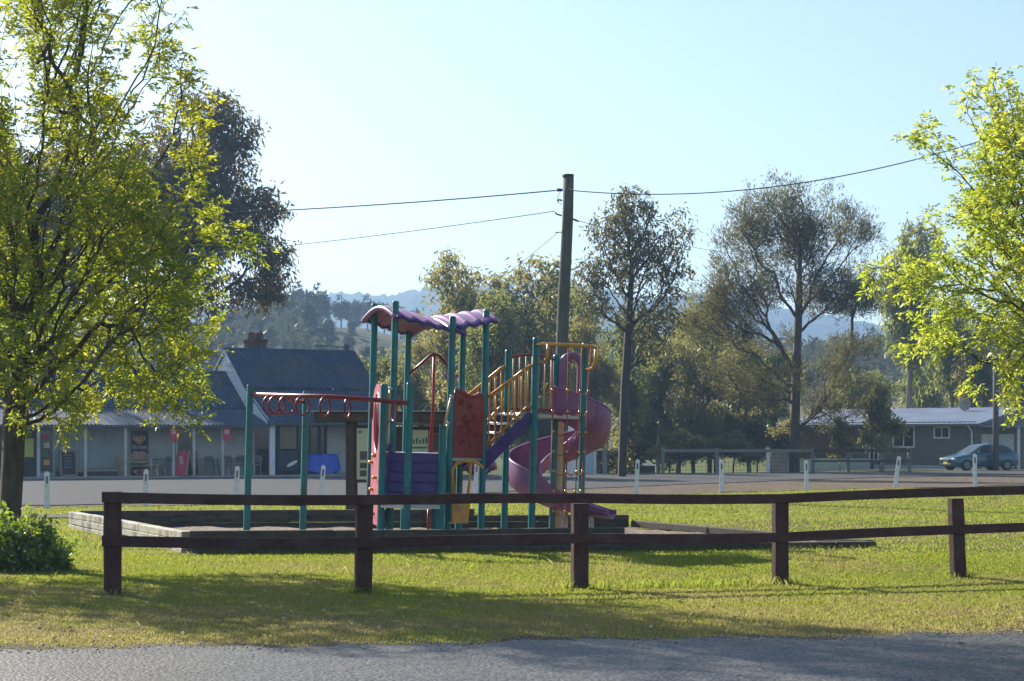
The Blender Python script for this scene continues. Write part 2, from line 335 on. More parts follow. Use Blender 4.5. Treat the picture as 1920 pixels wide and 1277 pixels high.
ribbon('gravel_verge', np.arange(-60, 80.1, 0.8), lambda x: verge_e(x) + 0.25 * math.sin(x * 2.1) + 0.15 * math.sin(x * 5), lambda x: near_e(x) + 0.3, 10, 'gravel', 0.02)
ribbon('shop_forecourt', np.arange(-60, 14.1, 0.8), lambda x: far_e(x) - 0.3, apron_e, 6, 'apron', 0.02)
ribbon('far_road', np.arange(-60, 80.1, 0.8), lambda x: near_e(x) + 0.2 * math.sin(x * 1.3), far_e, 10, 'asphalt_far', 0.04)
tag(MB().grid([[(PX(px, D), D, G(PX(px, D), D) + 0.03) for px in (-60, 0, 60, 100, 132)] for D in (39.8, 40.6, 41.4)]).build('footpath', 'apron', None), kind='structure')

tag(MB().grid([[(x, 47.9 + .42 * (x + 11) * .9 + .12 * math.sin(x * 3.3) + .07 * math.sin(x * 9) + o, G(x, 48) + .046) for x in np.arange(-13.5, -5.4, .15)] for o in (0, .07)]).build('road_crack', 'tar'), kind='structure')
r_ = random.Random(3); cx_, cy_ = PX(325, 27.2), 27.3
tag(MB().add([(cx_, cy_, G(cx_, cy_) + .012)] + [(cx_ + (.62 + .18 * r_.uniform(-1, 1)) * math.cos(k * .314), cy_ + (.3 + .1 * r_.uniform(-1, 1)) * math.sin(k * .314), G(cx_, cy_) + .006) for k in range(20)], [(0, 1 + k, 1 + (k + 1) % 20) for k in range(20)]).build('bare_earth', 'shoulder'), kind='structure')
def ridge(name, prof, D, depth, mat, bumps, seed, step):
    pxs = np.array([p[0] for p in prof], float); pys = np.array([p[1] for p in prof], float)
    x = np.arange(PX(pxs[0], D), PX(pxs[-1], D), step); r = np.random.default_rng(seed)
    top = PZ(np.interp(x / D * F + 960, pxs, pys), D); nrow = 26; rows = []
    for k in range(nrow + 1):
        f = k / nrow; h = math.sin(f * math.pi / 2) ** 1.1
        z = top * h + bumps * (r.random(len(x)) ** 2) * (0.4 + 0.6 * f) + bumps * 1.2 * np.sin(x / (bumps * 6) + k * 1.3) * np.sin(k * 0.9 + x / (bumps * 9)) * f * (1 - f)
        rows.append(np.stack([x + r.uniform(-.4, .4, len(x)) * step, np.full(len(x), D - depth * (1 - f)) + r.uniform(-.4, .4, len(x)) * depth / nrow, z], -1))
    z = rows[-1].copy(); z[:, 1] += depth * 0.6; z[:, 2] -= 0.3 * top; rows.append(z)
    A = np.concatenate(rows); n = len(x); ii = (np.arange(len(rows) - 1)[:, None] * n + np.arange(n - 1)[None, :]).ravel()
    return tag(npmesh(name, A, np.stack([ii, ii + 1, ii + n + 1, ii + n], -1), mat), kind='structure')
M['mountain'] = pmat('forested_mountain', (0.035, 0.05, 0.025), (0.06, 0.07, 0.035), 0.03, 0.95, spec=0.05)
M['hill'] = pmat('dry_hillside', (0.20, 0.155, 0.075), (0.12, 0.11, 0.05), 0.03, 0.95, 0.8, 0.8, spec=0.05, c3=(0.07, 0.075, 0.032), s3=0.02)
ridge('mountain', [(-1500, 640), (-600, 600), (0, 600), (300, 590), (520, 580), (590, 570), (650, 562), (700, 563), (745, 566), (790, 556), (830, 552), (900, 545), (1000, 538), (1100, 545), (1200, 575), (1300, 560), (1400, 580), (1500, 600), (1600, 616), (1660, 634), (1750, 660), (2000, 690), (2600, 640), (3600, 650)], 1700, 600, 'mountain', 4.5, 3, 4.0)
ridge('hillside', [(-2500, 640), (-600, 690), (200, 690), (420, 684), (520, 672), (570, 645), (620, 628), (700, 628), (800, 655), (950, 690), (1200, 700), (1500, 695), (1600, 690), (1750, 690), (2000, 640), (2600, 640), (4200, 620)], 420, 230, 'hill', 0.5, 5, 2.2)
# ---------------------------------------------------------------- trees
def unit(a): return a / np.maximum(np.linalg.norm(a, axis=-1, keepdims=True), 1e-9)
def leaf_quads(p, d, L, W, r):
    d = unit(d); s = unit(np.cross(d, r.normal(size=d.shape))); L = L[:, None]; W = W[:, None]
    n = np.cross(d, s)
    v = np.stack([p, p + d * L * 0.45 + s * W * 0.5 + n * L * 0.06, p + d * L, p + d * L * 0.45 - s * W * 0.5 + n * L * 0.06], 1).reshape(-1, 3)
    return v, np.arange(len(p) * 4).reshape(-1, 4)
def sample_blobs(blobs, n, r, clump=0.0, cs=1.0, seed=0):
    wgt = np.array([b[3] * b[4] * b[5] * (b[6] if len(b) > 6 else 1.0) for b in blobs]); wgt = wgt / wgt.sum(); out = []; tot = 0
    while tot < n:
        k = r.choice(len(blobs), 400, p=wgt); B = np.array([blobs[i][:6] for i in k])
        u = unit(r.normal(size=(400, 3))) * (r.random((400, 1)) ** (1 / 2.2)); p = B[:, :3] + u * B[:, 3:6]
        if clump > 0:
            q = noise2(p[:, 0] / cs, p[:, 2] / cs + p[:, 1] / cs * 0.7, seed); p = p[q > clump - 0.9 + r.normal(0, .12, len(p))]
        out.append(p); tot += len(p)
    return np.concatenate(out)[:n]
def mst(trunk, pts, bf, anchor=0.35, rise=0.0):
    nodes = [Vector(q) for q in trunk]; NP = np.array([tuple(q) for q in nodes]); par = [-1] + list(range(len(nodes) - 1))
    path = [0.0]
    for i in range(1, len(nodes)): path.append(path[-1] + float(np.linalg.norm(NP[i] - NP[i - 1])))
    n0 = len(nodes); N = n0 + len(pts); A0 = np.concatenate([NP, pts]); A = A0.copy(); A[n0:, 2] -= rise * np.linalg.norm(A0[n0:, :2] - NP[-1, :2] * .5, axis=1); pts = A[n0:]; PL = np.zeros(N); PL[:n0] = path
    parent = np.full(N, -1); parent[1:n0] = np.arange(n0 - 1)
    best = np.full(len(pts), np.inf); bp = np.zeros(len(pts), int)
    lo = int(n0 * anchor)
    for i in range(lo, n0):
        c = np.linalg.norm(pts - A[i], axis=1) + bf * PL[i]; mk = c < best; best[mk] = c[mk]; bp[mk] = i
    live = np.ones(len(pts), bool); order = list(range(n0))
    for _ in range(len(pts)):
        b = np.where(live, best, np.inf); j = int(np.argmin(b)); live[j] = False; g = n0 + j
        parent[g] = bp[j]; PL[g] = PL[bp[j]] + np.linalg.norm(A[g] - A[bp[j]]); order.append(g)
        c = np.linalg.norm(pts - A[g], axis=1) + bf * PL[g]; mk = live & (c < best); best[mk] = c[mk]; bp[mk] = g
    return A0, parent, order, n0
def grow(trunk, pts, bf, r_base, r_tip, r, smooth=3, anchor=0.35, sides=5, minr=0.0, rise=0.0):
    A, par, order, n0 = mst(trunk, pts, bf, anchor, rise); N = len(A)
    tips = np.zeros(N); ch = np.bincount(par[par >= 0], minlength=N)
    tips[ch == 0] = 1
    for g in reversed(order):
        if par[g] >= 0: tips[par[g]] += tips[g]
    for _ in range(smooth):
        S = np.zeros_like(A); C = np.zeros(N); ix = np.where(par >= 0)[0]
        np.add.at(S, par[ix], A[ix]); np.add.at(C, par[ix], 1)
        mk = (C > 0) & (np.arange(N) >= n0)
        A[mk] = 0.5 * A[mk] + 0.25 * A[par[mk]] + 0.25 * S[mk] / C[mk][:, None]
    k = math.log(r_base / r_tip) / math.log(max(tips[0], 2)); rad = r_tip * np.maximum(tips, 1) ** k
    for i in range(n0): rad[i] = max(rad[i], r_base * (1 - 0.45 * i / max(n0 - 1, 1)) if i < n0 * 0.7 else rad[i])
    ix = np.where(par >= 0)[0]; ix = ix[rad[ix] >= minr]
    a = A[par[ix]]; b = A[ix]; ra = np.minimum(rad[par[ix]], rad[ix] * 1.5); ra[ix < n0] = rad[par[ix]][ix < n0]; rb = rad[ix]
    d = unit(b - a); h = np.where(np.abs(d[:, 2:3]) < 0.9, np.array([[0, 0, 1.0]]), np.array([[1.0, 0, 0]])); u = unit(np.cross(d, h)); v = np.cross(d, u)
    mid = (a + b) / 2 + (u * r.normal(size=(len(ix), 1)) + v * r.normal(size=(len(ix), 1))) * np.linalg.norm(b - a, axis=1, keepdims=True) * 0.05
    mid[ix < n0] = ((a + b) / 2)[ix < n0]
    e = b + d * rb[:, None] * 0.6; e[ix < n0] = b[ix < n0]
    ang = 2 * np.pi * np.arange(sides) / sides
    ring = lambda c, rr: c[:, None, :] + (u[:, None, :] * np.cos(ang)[None, :, None] + v[:, None, :] * np.sin(ang)[None, :, None]) * rr[:, None, None]
    Vt = np.concatenate([ring(a, ra), ring(mid, (ra + rb) / 2), ring(e, rb)], 1).reshape(-1, 3)
    E = len(ix); kk = np.arange(sides); k2 = (kk + 1) % sides
    f1 = np.stack([kk, k2, k2 + sides, kk + sides], -1); fl = np.concatenate([f1, f1 + sides])
    Ft = (fl[None] + (np.arange(E) * 3 * sides)[:, None, None]).reshape(-1, 4)
    dirs = np.zeros((N, 3)); dirs[par >= 0] = unit(A[par >= 0] - A[par[par >= 0]]); dirs[0] = (0, 0, 1)
    return A, par, tips, rad, dirs, Vt, Ft
def foliage(A, dirs, kind, n, r, ls, spread):
    idx = r.integers(0, len(A), n) if n > len(A) else r.permutation(len(A))[:n]
    p0 = A[idx] + r.normal(size=(n, 3)) * spread; d0 = dirs[idx]
    if kind == 'ash':                                # compound leaves: leaflets either side of a drooping stalk
        out = []; ax = unit(d0 * 0.6 + r.normal(size=(n, 3)) * 0.75 + np.array([0, 0, 0.12])); L0 = ls * r.uniform(0.7, 1.25, n)
        side = unit(np.cross(ax, np.array([[0, 0, 1.0]]) + r.normal(size=(n, 3)) * 0.35))
        P_, D_, L_ = [], [], []
        for k, f in enumerate((0.3, 0.55, 0.8, 1.0)):
            q = p0 + ax * (L0 * f)[:, None]; q[:, 2] -= (f ** 2) * L0 * 0.25
            for sgn in ((-1, 1) if f < 1 else (0,)):
                P_.append(q); D_.append(unit(ax * (0.55 if sgn else 1) + side * sgn * 0.9 + np.array([0, 0, -0.28]) + r.normal(size=(n, 3)) * 0.15)); L_.append(L0 * r.uniform(0.42, 0.62, n))
        p = np.concatenate(P_); d = np.concatenate(D_); L = np.concatenate(L_)
        return leaf_quads(p, d, L, L * 0.36, r)
    if kind == 'gum': d = unit(d0 * 0.3 + r.normal(size=(n, 3)) * 0.5 + np.array([0, 0, -0.75])); L = ls * r.uniform(0.6, 1.3, n); W = L * 0.30
    elif kind == 'pine': d = unit(d0 * 0.9 + r.normal(size=(n, 3)) * 0.55 + np.array([0, 0, 0.35])); L = ls * r.uniform(0.6, 1.3, n); W = L * 0.16
    else: d = unit(r.normal(size=(n, 3)) + d0 * 0.5); L = ls * r.uniform(0.6, 1.3, n); W = L * 0.55
    return leaf_quads(p0, d, L, W, r)
def pxblobs(bl, D, s=1.0):
    out = []
    for b in bl:
        rx, ry = b[2] / F * D, b[3] / F * D; dep = b[4] if len(b) > 4 else (rx + ry) / 2
        out.append((PX(b[0], D), D + (b[5] if len(b) > 5 else 0), PZ(b[1], D), rx * s, dep, ry * s))
    return out
def make_tree(name, label, cat, trunk, blobs, npts, kind, leaf, bark, rb, rt, nleaf, ls, spread, bf=0.35, seed=1, clump=0.0, cs=1.0, group=None, anchor=0.35, minr=0.0, sides=5, tipmax=6, rise=0.0):
    r = np.random.default_rng(seed); base = Vector(trunk[0])
    pts = sample_blobs(blobs, npts, r, clump, cs, seed) - np.array(base)
    tk = [Vector(q) - base for q in trunk]; T2 = []
    for a, b in zip(tk[:-1], tk[1:]): T2 += [a.lerp(b, k / 4) for k in range(4)]
    T2.append(tk[-1])
    A, par, tips, rad, dirs, Vt, Ft = grow(T2, pts, bf, rb, rt, r, anchor=anchor, minr=minr, sides=sides, rise=rise)
    root = thing(name, label, cat, base, group)
    npmesh('trunk', Vt, Ft, bark, root, True)
    fine = np.where(tips <= tipmax)[0]; fine = fine[fine >= len(T2)]
    lv, lf = foliage(A[fine], dirs[fine], kind, nleaf, r, ls, spread)
    npmesh('crown', lv, lf, leaf, root)
    return root
# the near leafy tree on the left, and its pair at the right edge
D = 24.8
make_tree('leafy_tree', 'tall yellow-green leafy tree with grey trunk above the small bush, left edge', 'tree',
    [(PX(14, D), D, -0.1), (PX(18, D), D, 0.5), (PX(25, D), D, 1.35), (PX(28, D), D, 2.0), (PX(45, D), D + .05, 2.7)],
    pxblobs([(80, 170, 250, 210, 2.3), (250, 90, 125, 150, 1.5), (170, 420, 240, 240, 2.4), (300, 420, 120, 150, 1.5), (330, 250, 70, 120, 1.2), (430, 470, 62, 45, .7), (450, 450, 40, 36, .5), (330, 620, 95, 110, 1.3), (200, 690, 190, 110, 2.0), (320, 735, 80, 60, 1.0), (90, 640, 190, 180, 2.2), (60, 770, 130, 45, 1.2), (-130, 330, 260, 420, 2.6), (40, -60, 300, 150, 2.2), (90, -260, 230, 150, 2.0), (40, -400, 150, 110, 1.4), (-340, 480, 200, 270, 2.2)], D),
    5000, 'ash', 'ash', 'barktree', 0.15, 0.0042, 17500, 0.15, 0.05, 0.2, 3, 0.66, 0.42, 'leafy trees by the lawn', 0.72, tipmax=5, sides=7, rise=.95)
D = 26.5
make_tree('leafy_tree', 'light green leafy tree reaching in from the right edge over the house', 'tree',
    [(PX(2110, D), D, -0.1), (PX(2108, D), D, 1.0), (PX(2095, D), D, 2.2), (PX(2085, D), D + .1, 2.9)],
    pxblobs([(1990, 420, 190, 300, 2.2), (1900, 330, 80, 130, 1.1), (1830, 175, 38, 60, .6), (1790, 300, 60, 40, .6), (1725, 255, 38, 40, .5), (1870, 200, 50, 80, .8), (1830, 420, 90, 70, 1.0), (1760, 510, 80, 60, .9), (1660, 520, 46, 40, .5), (1800, 590, 120, 70, 1.2), (1730, 640, 70, 42, .7), (1880, 690, 70, 60, 1.0), (1900, 745, 36, 34, .6), (2200, 400, 200, 330, 2.2)], D),
    2300, 'ash', 'ash2', 'barktree', 0.15, 0.0038, 9500, 0.15, 0.045, 0.28, 5, 0.7, 0.5, 'leafy trees by the lawn', 0.7, tipmax=5, rise=.8)
# bush at the foot of the left tree
D = 24.0
make_tree('bush', 'low dark green bush growing round the foot of the leafy tree', 'bush', [(PX(40, D), D, 0), (PX(42, D), D, .12)],
    pxblobs([(40, 1045, 90, 32, .6), (-20, 1035, 80, 42, .6), (20, 1000, 36, 26, .35), (95, 1052, 44, 24, .45), (62, 1012, 40, 26, .4), (52, 975, 14, 24, .12), (10, 965, 12, 26, .12), (122, 1035, 22, 26, .25), (88, 1000, 14, 22, .15)], D), 700, 'bush', 'shrub', 'barktree', .02, .003, 8500, .07, .045, .2, 9, .6, .22, anchor=0.0, tipmax=8)
# big dark drooping gum behind the shop
D = 102
make_tree('gum_tree', 'large dark drooping gum tree rising behind the leafy tree and shop', 'tree',
    [(PX(330, D), D, 0), (PX(325, D), D, 3), (PX(335, D), D, 7), (PX(345, D), D, 12), (PX(370, D), D, 17)],
    pxblobs([(385, 205, 75, 55), (440, 250, 45, 60), (400, 320, 85, 80), (455, 395, 75, 70), (505, 380, 35, 36), (500, 480, 50, 60), (470, 545, 65, 42), (515, 525, 36, 50), (350, 420, 90, 110), (380, 540, 80, 60), (300, 330, 80, 110), (190, 400, 130, 160), (90, 480, 120, 140), (300, 560, 90, 60)], D),
    1800, 'gum', 'gum', 'barkdark', .55, .018, 52000, .36, .26, .25, 12, .62, 1.7, minr=.02, tipmax=8, rise=.4)
make_tree('gum_tree', 'second tall dark gum seen through the leafy tree at the left edge', 'tree',
    [(PX(60, 106), 106, 0), (PX(62, 106), 106, 4), (PX(70, 106), 106, 9), (PX(60, 106), 106, 14)],
    pxblobs([(60, 330, 90, 70), (0, 400, 90, 90), (120, 420, 80, 80), (60, 520, 120, 90), (170, 540, 70, 70), (-60, 560, 100, 90), (-150, 360, 130, 110), (-280, 430, 130, 120), (-200, 520, 150, 90)], 106),  # far-left clumps lie out of view, added to shade the shop roof
    1300, 'gum', 'gum', 'barkdark', .45, .02, 20000, .42, .3, .25, 13, .5, 2.0, minr=.02, tipmax=8, rise=.4)
# slim gum at the power pole
D = 86
make_tree('gum_tree', 'slim tall dark-trunked gum tree just beyond the spiral slide', 'tree',
    [(PX(1166, D), D, -.1), (PX(1168, D), D, 1.5), (PX(1172, D), D + .2, 4), (PX(1178, D), D, 6.5), (PX(1185, D), D, 9.5)],
    pxblobs([(1185, 385, 48, 40), (1150, 430, 55, 50), (1230, 395, 36, 30), (1270, 430, 42, 46), (1215, 460, 70, 46), (1170, 505, 60, 46), (1255, 510, 45, 60), (1110, 520, 40, 40), (1120, 575, 44, 34), (1240, 590, 45, 44), (1185, 580, 40, 50), (1215, 650, 40, 40)], D),
    1500, 'gum', 'gum2', 'barkdark', .20, .010, 7600, .26, .15, .22, 16, .45, .8, minr=.010, tipmax=4, anchor=.3, rise=.4)
# spreading pine
D = 100
make_tree('pine_tree', 'broad spreading pine with open branches in front of the grey house', 'tree',
    [(PX(1490, D), D, -.1), (PX(1490, D), D, 2), (PX(1493, D), D, 5), (PX(1497, D), D, 8), (PX(1500, D), D, 11), (PX(1500, D), D, 13)],
    pxblobs([(1480, 360, 90, 38), (1540, 375, 50, 42), (1420, 400, 70, 45), (1385, 450, 48, 40), (1590, 400, 30, 30), (1625, 430, 42, 36), (1590, 470, 40, 26), (1460, 450, 80, 60), (1540, 460, 60, 50), (1350, 520, 44, 46), (1400, 540, 70, 60), (1360, 610, 80, 44), (1440, 640, 60, 40), (1590, 560, 70, 40, 2, -1), (1420, 720, 90, 50), (1550, 700, 80, 50), (1600, 650, 60, 30), (1560, 770, 60, 40), (1490, 420, 120, 80), (1430, 500, 90, 90), (1550, 540, 90, 60), (1380, 680, 90, 70), (1330, 590, 50, 70)], D),
    2600, 'pine', 'pine', 'barktree', .30, .011, 56000, .25, .19, .22, 21, .62, 1.3, minr=.012, tipmax=4, anchor=.2, rise=.7)
# prototypes for the woodland, built round the origin and copied
def proto(name, cat, h, w, kind, leaf, bark, seed, npts=500, nleaf=11000, ls=.30, rb=.16, spread=.2, clump=.68, low=.2, clear=.25):
    r = np.random.default_rng(seed); bl = []
    for k in range(9):
        f = r.uniform(low, .92); a = r.uniform(0, 6.28); rr = w * r.uniform(.2, .62) * (1.15 - abs(f - .55))
        bl.append((rr * math.cos(a), rr * math.sin(a), h * f, w * r.uniform(.28, .5), w * r.uniform(.28, .5), h * r.uniform(.08, .16)))
    bl.append((0, 0, h * .93, w * .35, w * .35, h * .09)); bl.append((0, 0, h * .6, w * .5, w * .5, h * .2))
    jit = lambda z: (r.normal(0, .04) * z, r.normal(0, .04) * z, z)
    return make_tree(name, 'x x x x', cat, [(0, 0, -.3), jit(h * .15), jit(h * .35), jit(h * .55), jit(h * .8)], bl, npts, kind, leaf, bark, rb, .012, nleaf, ls, spread, .28, seed, clump, w * .4, minr=.012, anchor=clear, tipmax=7, rise=.5)
PR = {'g1': proto('gum_tree', 'tree', 10, 3.2, 'gum', 'gumg', 'barkdark', 31), 'g2': proto('gum_tree', 'tree', 10, 2.8, 'gum', 'gumo', 'barkpale', 32), 'g3': proto('gum_tree', 'tree', 10, 3.6, 'gum', 'gumo', 'barkdark', 33),
      'g4': proto('gum_tree', 'tree', 10, 2.6, 'gum', 'gumg', 'barkpale', 34, low=.4), 'b1': proto('leafy_shrub', 'shrub', 4, 2.4, 'bush', 'gumo', 'barkdark', 35, 300, 5000, .26, .06, .18, .5, .1, .0), 
      'h1': proto('hill_tree', 'tree', 14, 6, 'bush', 'hillleaf', 'barkdark', 36, 200, 2600, 1.1, .3, .5, .5, .3, .2), 'h2': proto('hill_tree', 'tree', 12, 5.5, 'bush', 'hillleaf', 'barkdark', 37, 200, 2400, 1.0, .3, .5, .5, .25, .2)}
USED = set()
def plant(kind, px, top, D, wide, label, group, rz=None, z0=None, cat=None):
    src = PR[kind]; o = src if kind not in USED else copy_tree(src); USED.add(kind)
    x = PX(px, D); z = G(x, D) if z0 is None else z0; h = PZ(top, D) - z
    base = {'g': 10.0, 'b': 4.0, 'h': 13.0}[kind[0]]
    o.location = (x, D, z); o.rotation_euler = (0, 0, random.uniform(0, 6.28) if rz is None else rz); s = h / base
    o.scale = (s * wide, s * wide, s); tag(o, label, None, group); return o
GB = 'gum trees of the bushland behind the road'
for kd, px, top, D, wd, lb in [
    ('g3', 850, 492, 112, .95, 'rounded gum tree with open crown above the purple canopy'),
    ('g1', 915, 540, 104, 1.0, 'dense green gum tree behind the yellow stair rails'),
    ('g3', 985, 497, 110, 1.25, 'broad bushy gum tree left of the power pole'),
    ('g1', 1035, 520, 116, 1.1, 'green gum tree directly behind the power pole'),
    ('g2', 770, 640, 108, 1.0, 'pale-barked gum sapling seen under the purple canopy'),
    ('g1', 720, 655, 116, 1.2, 'low green gum between shop roof and play tower'),
    ('g2', 1100, 600, 98, .9, 'olive gum sapling just right of the slide hood'),
    ('g2', 1270, 590, 112, 1.0, 'pale forked gum trunk behind the timber rail fence'),
    ('g4', 1235, 640, 106, 1.0, 'thin pale-trunked gum right of the low shed roof'),
    ('g3', 1330, 560, 120, 1.0, 'olive gum filling the gap left of the pine'),
    ('g2', 1405, 640, 108, 1.1, 'white-trunked gum close to the white fence post'),
    ('g3', 1300, 650, 104, 1.0, 'low olive gum in the middle of the rail fence'),
    ('g1', 1450, 650, 116, 1.1, 'dark gum crown behind the pine trunk'),
    ('g4', 1190, 600, 118, 1.1, 'distant pale gum behind the slim dark trunk'),
    ('g4', 1700, 425, 135, .72, 'tall thin-limbed gum behind the grey house beside the pine'),
    ('g4', 1780, 560, 140, .9, 'pale multi-trunk gum behind the house roof'),
    ('g2', 1840, 600, 138, .9, 'gum behind the satellite dish'),
    ('g4', 1900, 580, 142, 1.0, 'gum behind the grey utility pole by the house'),
    ('g1', 1730, 690, 150, 1.4, 'low gum thicket above the house ridge'),
    ('g1', 1620, 690, 140, 1.3, 'dark gum seen below the pine limbs'),
    ('g3', 1960, 560, 140, 1.2, 'gum at the right edge behind the light green tree'),
    ('g1', 660, 700, 125, 1.2, 'green gum behind the right end of shop roof'),
    ('g3', 30, 560, 120, 1.1, 'gum behind the shop at the left edge'),
    ('g1', 150, 600, 118, 1.2, 'gum behind the shop roof under the big drooping gum')]:
    plant(kd, px, top, D, wd, lb, GB)
for px, top, D, wd, lb in [(1650, 735, 97, .9, 'olive shrub at the corner of the grey house'), (1575, 795, 99, .9, 'olive shrub before the brick end of the grey house'), (1255, 770, 108, 1.6, 'shrub under the pale forked gum'), (1340, 770, 106, 1.5, 'shrub behind the middle of the rail fence'), (1420, 780, 106, 1.5, 'shrub behind the white fence post'), (700, 770, 108, 1.4, 'shrub between the shop and the play tower'), (960, 760, 108, 1.8, 'shrub behind the purple stair'), (1010, 770, 104, 1.6, 'shrub at the foot of the power pole'), (1090, 790, 110, 1.6, 'shrub behind the white shed'), (1200, 790, 116, 1.6, 'shrub behind the low shed roof'), (860, 740, 110, 1.8, 'shrub behind the brick-red play panel'), (790, 760, 110, 1.6, 'shrub behind the red arched rail'), (1275, 815, 101, 2.4, 'low shrub against the left panel of the rail fence'), (1375, 820, 102, 2.6, 'low shrub against the middle panel of the rail fence'), (1480, 800, 104, 1.6, 'low shrub behind the pine trunk foot')]:
    plant('b1', px, top, D, wd * .62, lb, 'shrubs of the bushland behind the road')
GH = 'gum trees on the dry hillside'
def hillz(px, D): return max(0.0, 0)
dep = bpy.context.evaluated_depsgraph_get()
hob = bpy.data.objects['hillside']
def hill_at(x, y):
    ok, loc, nrm, ix = hob.ray_cast(Vector((x, y, 300)), Vector((0, 0, -1)))
    return loc.z if ok else 0.0
hr = np.random.default_rng(4); k = 0
bpy.context.view_layer.update()
for px, D, hgt in [(425, 300, 13), (455, 330, 14), (480, 280, 12), (505, 345, 15), (535, 320, 15), (560, 370, 17), (575, 300, 14), (590, 350, 15), (615, 300, 9), (640, 385, 12), (665, 395, 12), (690, 400, 13), (655, 290, 7), (600, 395, 14), (520, 390, 14), (470, 395, 13), (430, 380, 14), (545, 260, 10), (600, 262, 9), (640, 255, 9), (720, 400, 13), (750, 405, 12), (780, 400, 13), (700, 265, 10), (1570, 380, 12), (1640, 390, 13), (1690, 370, 12), (1740, 395, 12), (395, 290, 13), (370, 350, 14), (660, 330, 6)]:
    kd = 'h1' if k % 2 else 'h2'; k += 1
    src = PR[kd]; o = src if kd not in USED else copy_tree(src); USED.add(kd)
    x = PX(px, D); o.location = (x, D, hill_at(x, D) - .3); s = hgt * .52 / 13; o.scale = (s, s, s); o.rotation_euler = (0, 0, hr.uniform(0, 6.28))
    tag(o, 'rounded grey-green gum tree on the far dry hillside', None, GH)
# the rest of the hill's cover reads as one mass
hp = []
for _ in range(1500):
    y = hr.uniform(250, 418); x = hr.uniform(-.62, .62) * y; px = x / y * F + 960
    dens = .04 if 575 < px < 760 else (.75 if px < 575 or px > 760 else .5)
    if hr.random() < dens and noise2(x / 30, y / 30, 5) > -.5: hp.append((x, y, hill_at(x, y)))
hp = np.array(hp); nn = 45; c = np.repeat(hp, nn, 0); q = unit(hr.normal(size=c.shape)) * hr.random((len(c), 1)) ** .4
c = c + q * np.array([3.6, 3.6, 2.4]) + np.array([0, 0, 3.0]); lv, lf = leaf_quads(c, hr.normal(size=c.shape), hr.uniform(1.0, 2.2, len(c)), hr.uniform(.7, 1.3, len(c)), hr)
tag(npmesh('hill_woodland', lv, lf, 'hillleaf'), 'grey-green gum woodland covering the far hillside', 'woodland', None, 'stuff')
# ---------------------------------------------------------------- brown post-and-rail fence in front
fx = [(211, 178, 1118, 0.0), (681, 172, 1117, -.012), (1087, 164, 1108, .0), (1463, 157, 1098, .0), (1797, 150, 1083, .045), (2110, 143, 1070, .0), (2400, 136.5, 1060, .0)]
FP = [Vector(((px - 960) / s, F / s, EYE - (by - HY) / s)) for px, s, by, ln in fx]
fence = thing('rail_fence', 'dark brown two-rail timber fence along the near edge of the lawn', 'fence', FP[0])
for i, p in enumerate(FP):
    ln = fx[i][3]; nxt = FP[min(i + 1, len(FP) - 1)]; prv = FP[max(i - 1, 0)]; d = (nxt - prv).normalized(); ang = math.atan2(d.y, d.x)
    w_, hgt = 0.185 - .004 * (i % 2), (1.10, 1.0, 1.0, 0.985, 0.99, 1.0, 1.0)[i]
    rows = []; rot = Matrix.Rotation(ang, 3, 'Z')
    for k in range(7):
        f = k / 6; z = -.25 + (hgt + .25) * f; ww = w_ * (1 + .03 * math.sin(k * 2.1 + i)); 
        rows.append([p + rot @ Vector((sx * ww / 2 - ln * z, sy * .05, z)) for sx, sy in ((-.94, -1), (.94, -1), (1, -.85), (1, .85), (.94, 1), (-.94, 1), (-1, .85), (-1, -.85), (-.94, -1))])
    mb = MB().grid(rows); o_ = len(mb.v) - 9; mb.f.append(tuple(range(o_, o_ + 8)))
    mb.build('post', 'post_fence', fence)
for i in range(len(FP) - 1):
    a, b = FP[i], FP[i + 1]; d = (b - a).normalized(); off = Vector((0, -.055, 0))
    for hz, hh, nm in ((1.045, .112, 'top_rail'), (.585, .115, 'lower_rail')):
        sag = (-.012 if i in (0, 2) else .006); n = 8; rows = []
        a2 = a - d * (.09 if i == 0 else -.002); 
        zl_ = (0, .0, .02, -.005, .03, .03, .03); za, zb = hz + zl_[i], hz + zl_[i + 1]
        if nm == 'lower_rail': za, zb = hz + (0, -.005, .02, -.005, .02, .02)[i], hz + (-.005, .02, -.005, .02, .02, .02)[i]
        for k in range(n + 1):
            f = k / n; c = a2.lerp(b, f) + Vector((0, -.076 - .001 * (i % 2), za + (zb - za) * f + sag * math.sin(f * math.pi)))
            rows.append([c + Vector((0, y, z)) for y, z in ((-.026, -hh / 2 + .006), (-.026, hh / 2 - .006), (-.018, hh / 2), (.022, hh / 2), (.022, -hh / 2), (-.018, -hh / 2), (-.026, -hh / 2 + .006))])
        mb = MB().grid(rows); mb.f.append((0, 1, 2, 3, 4, 5)); q = len(mb.v) - 7; mb.f.append(tuple(range(q, q + 6))[::-1])
        mb.build(nm, 'bark_fence', fence)
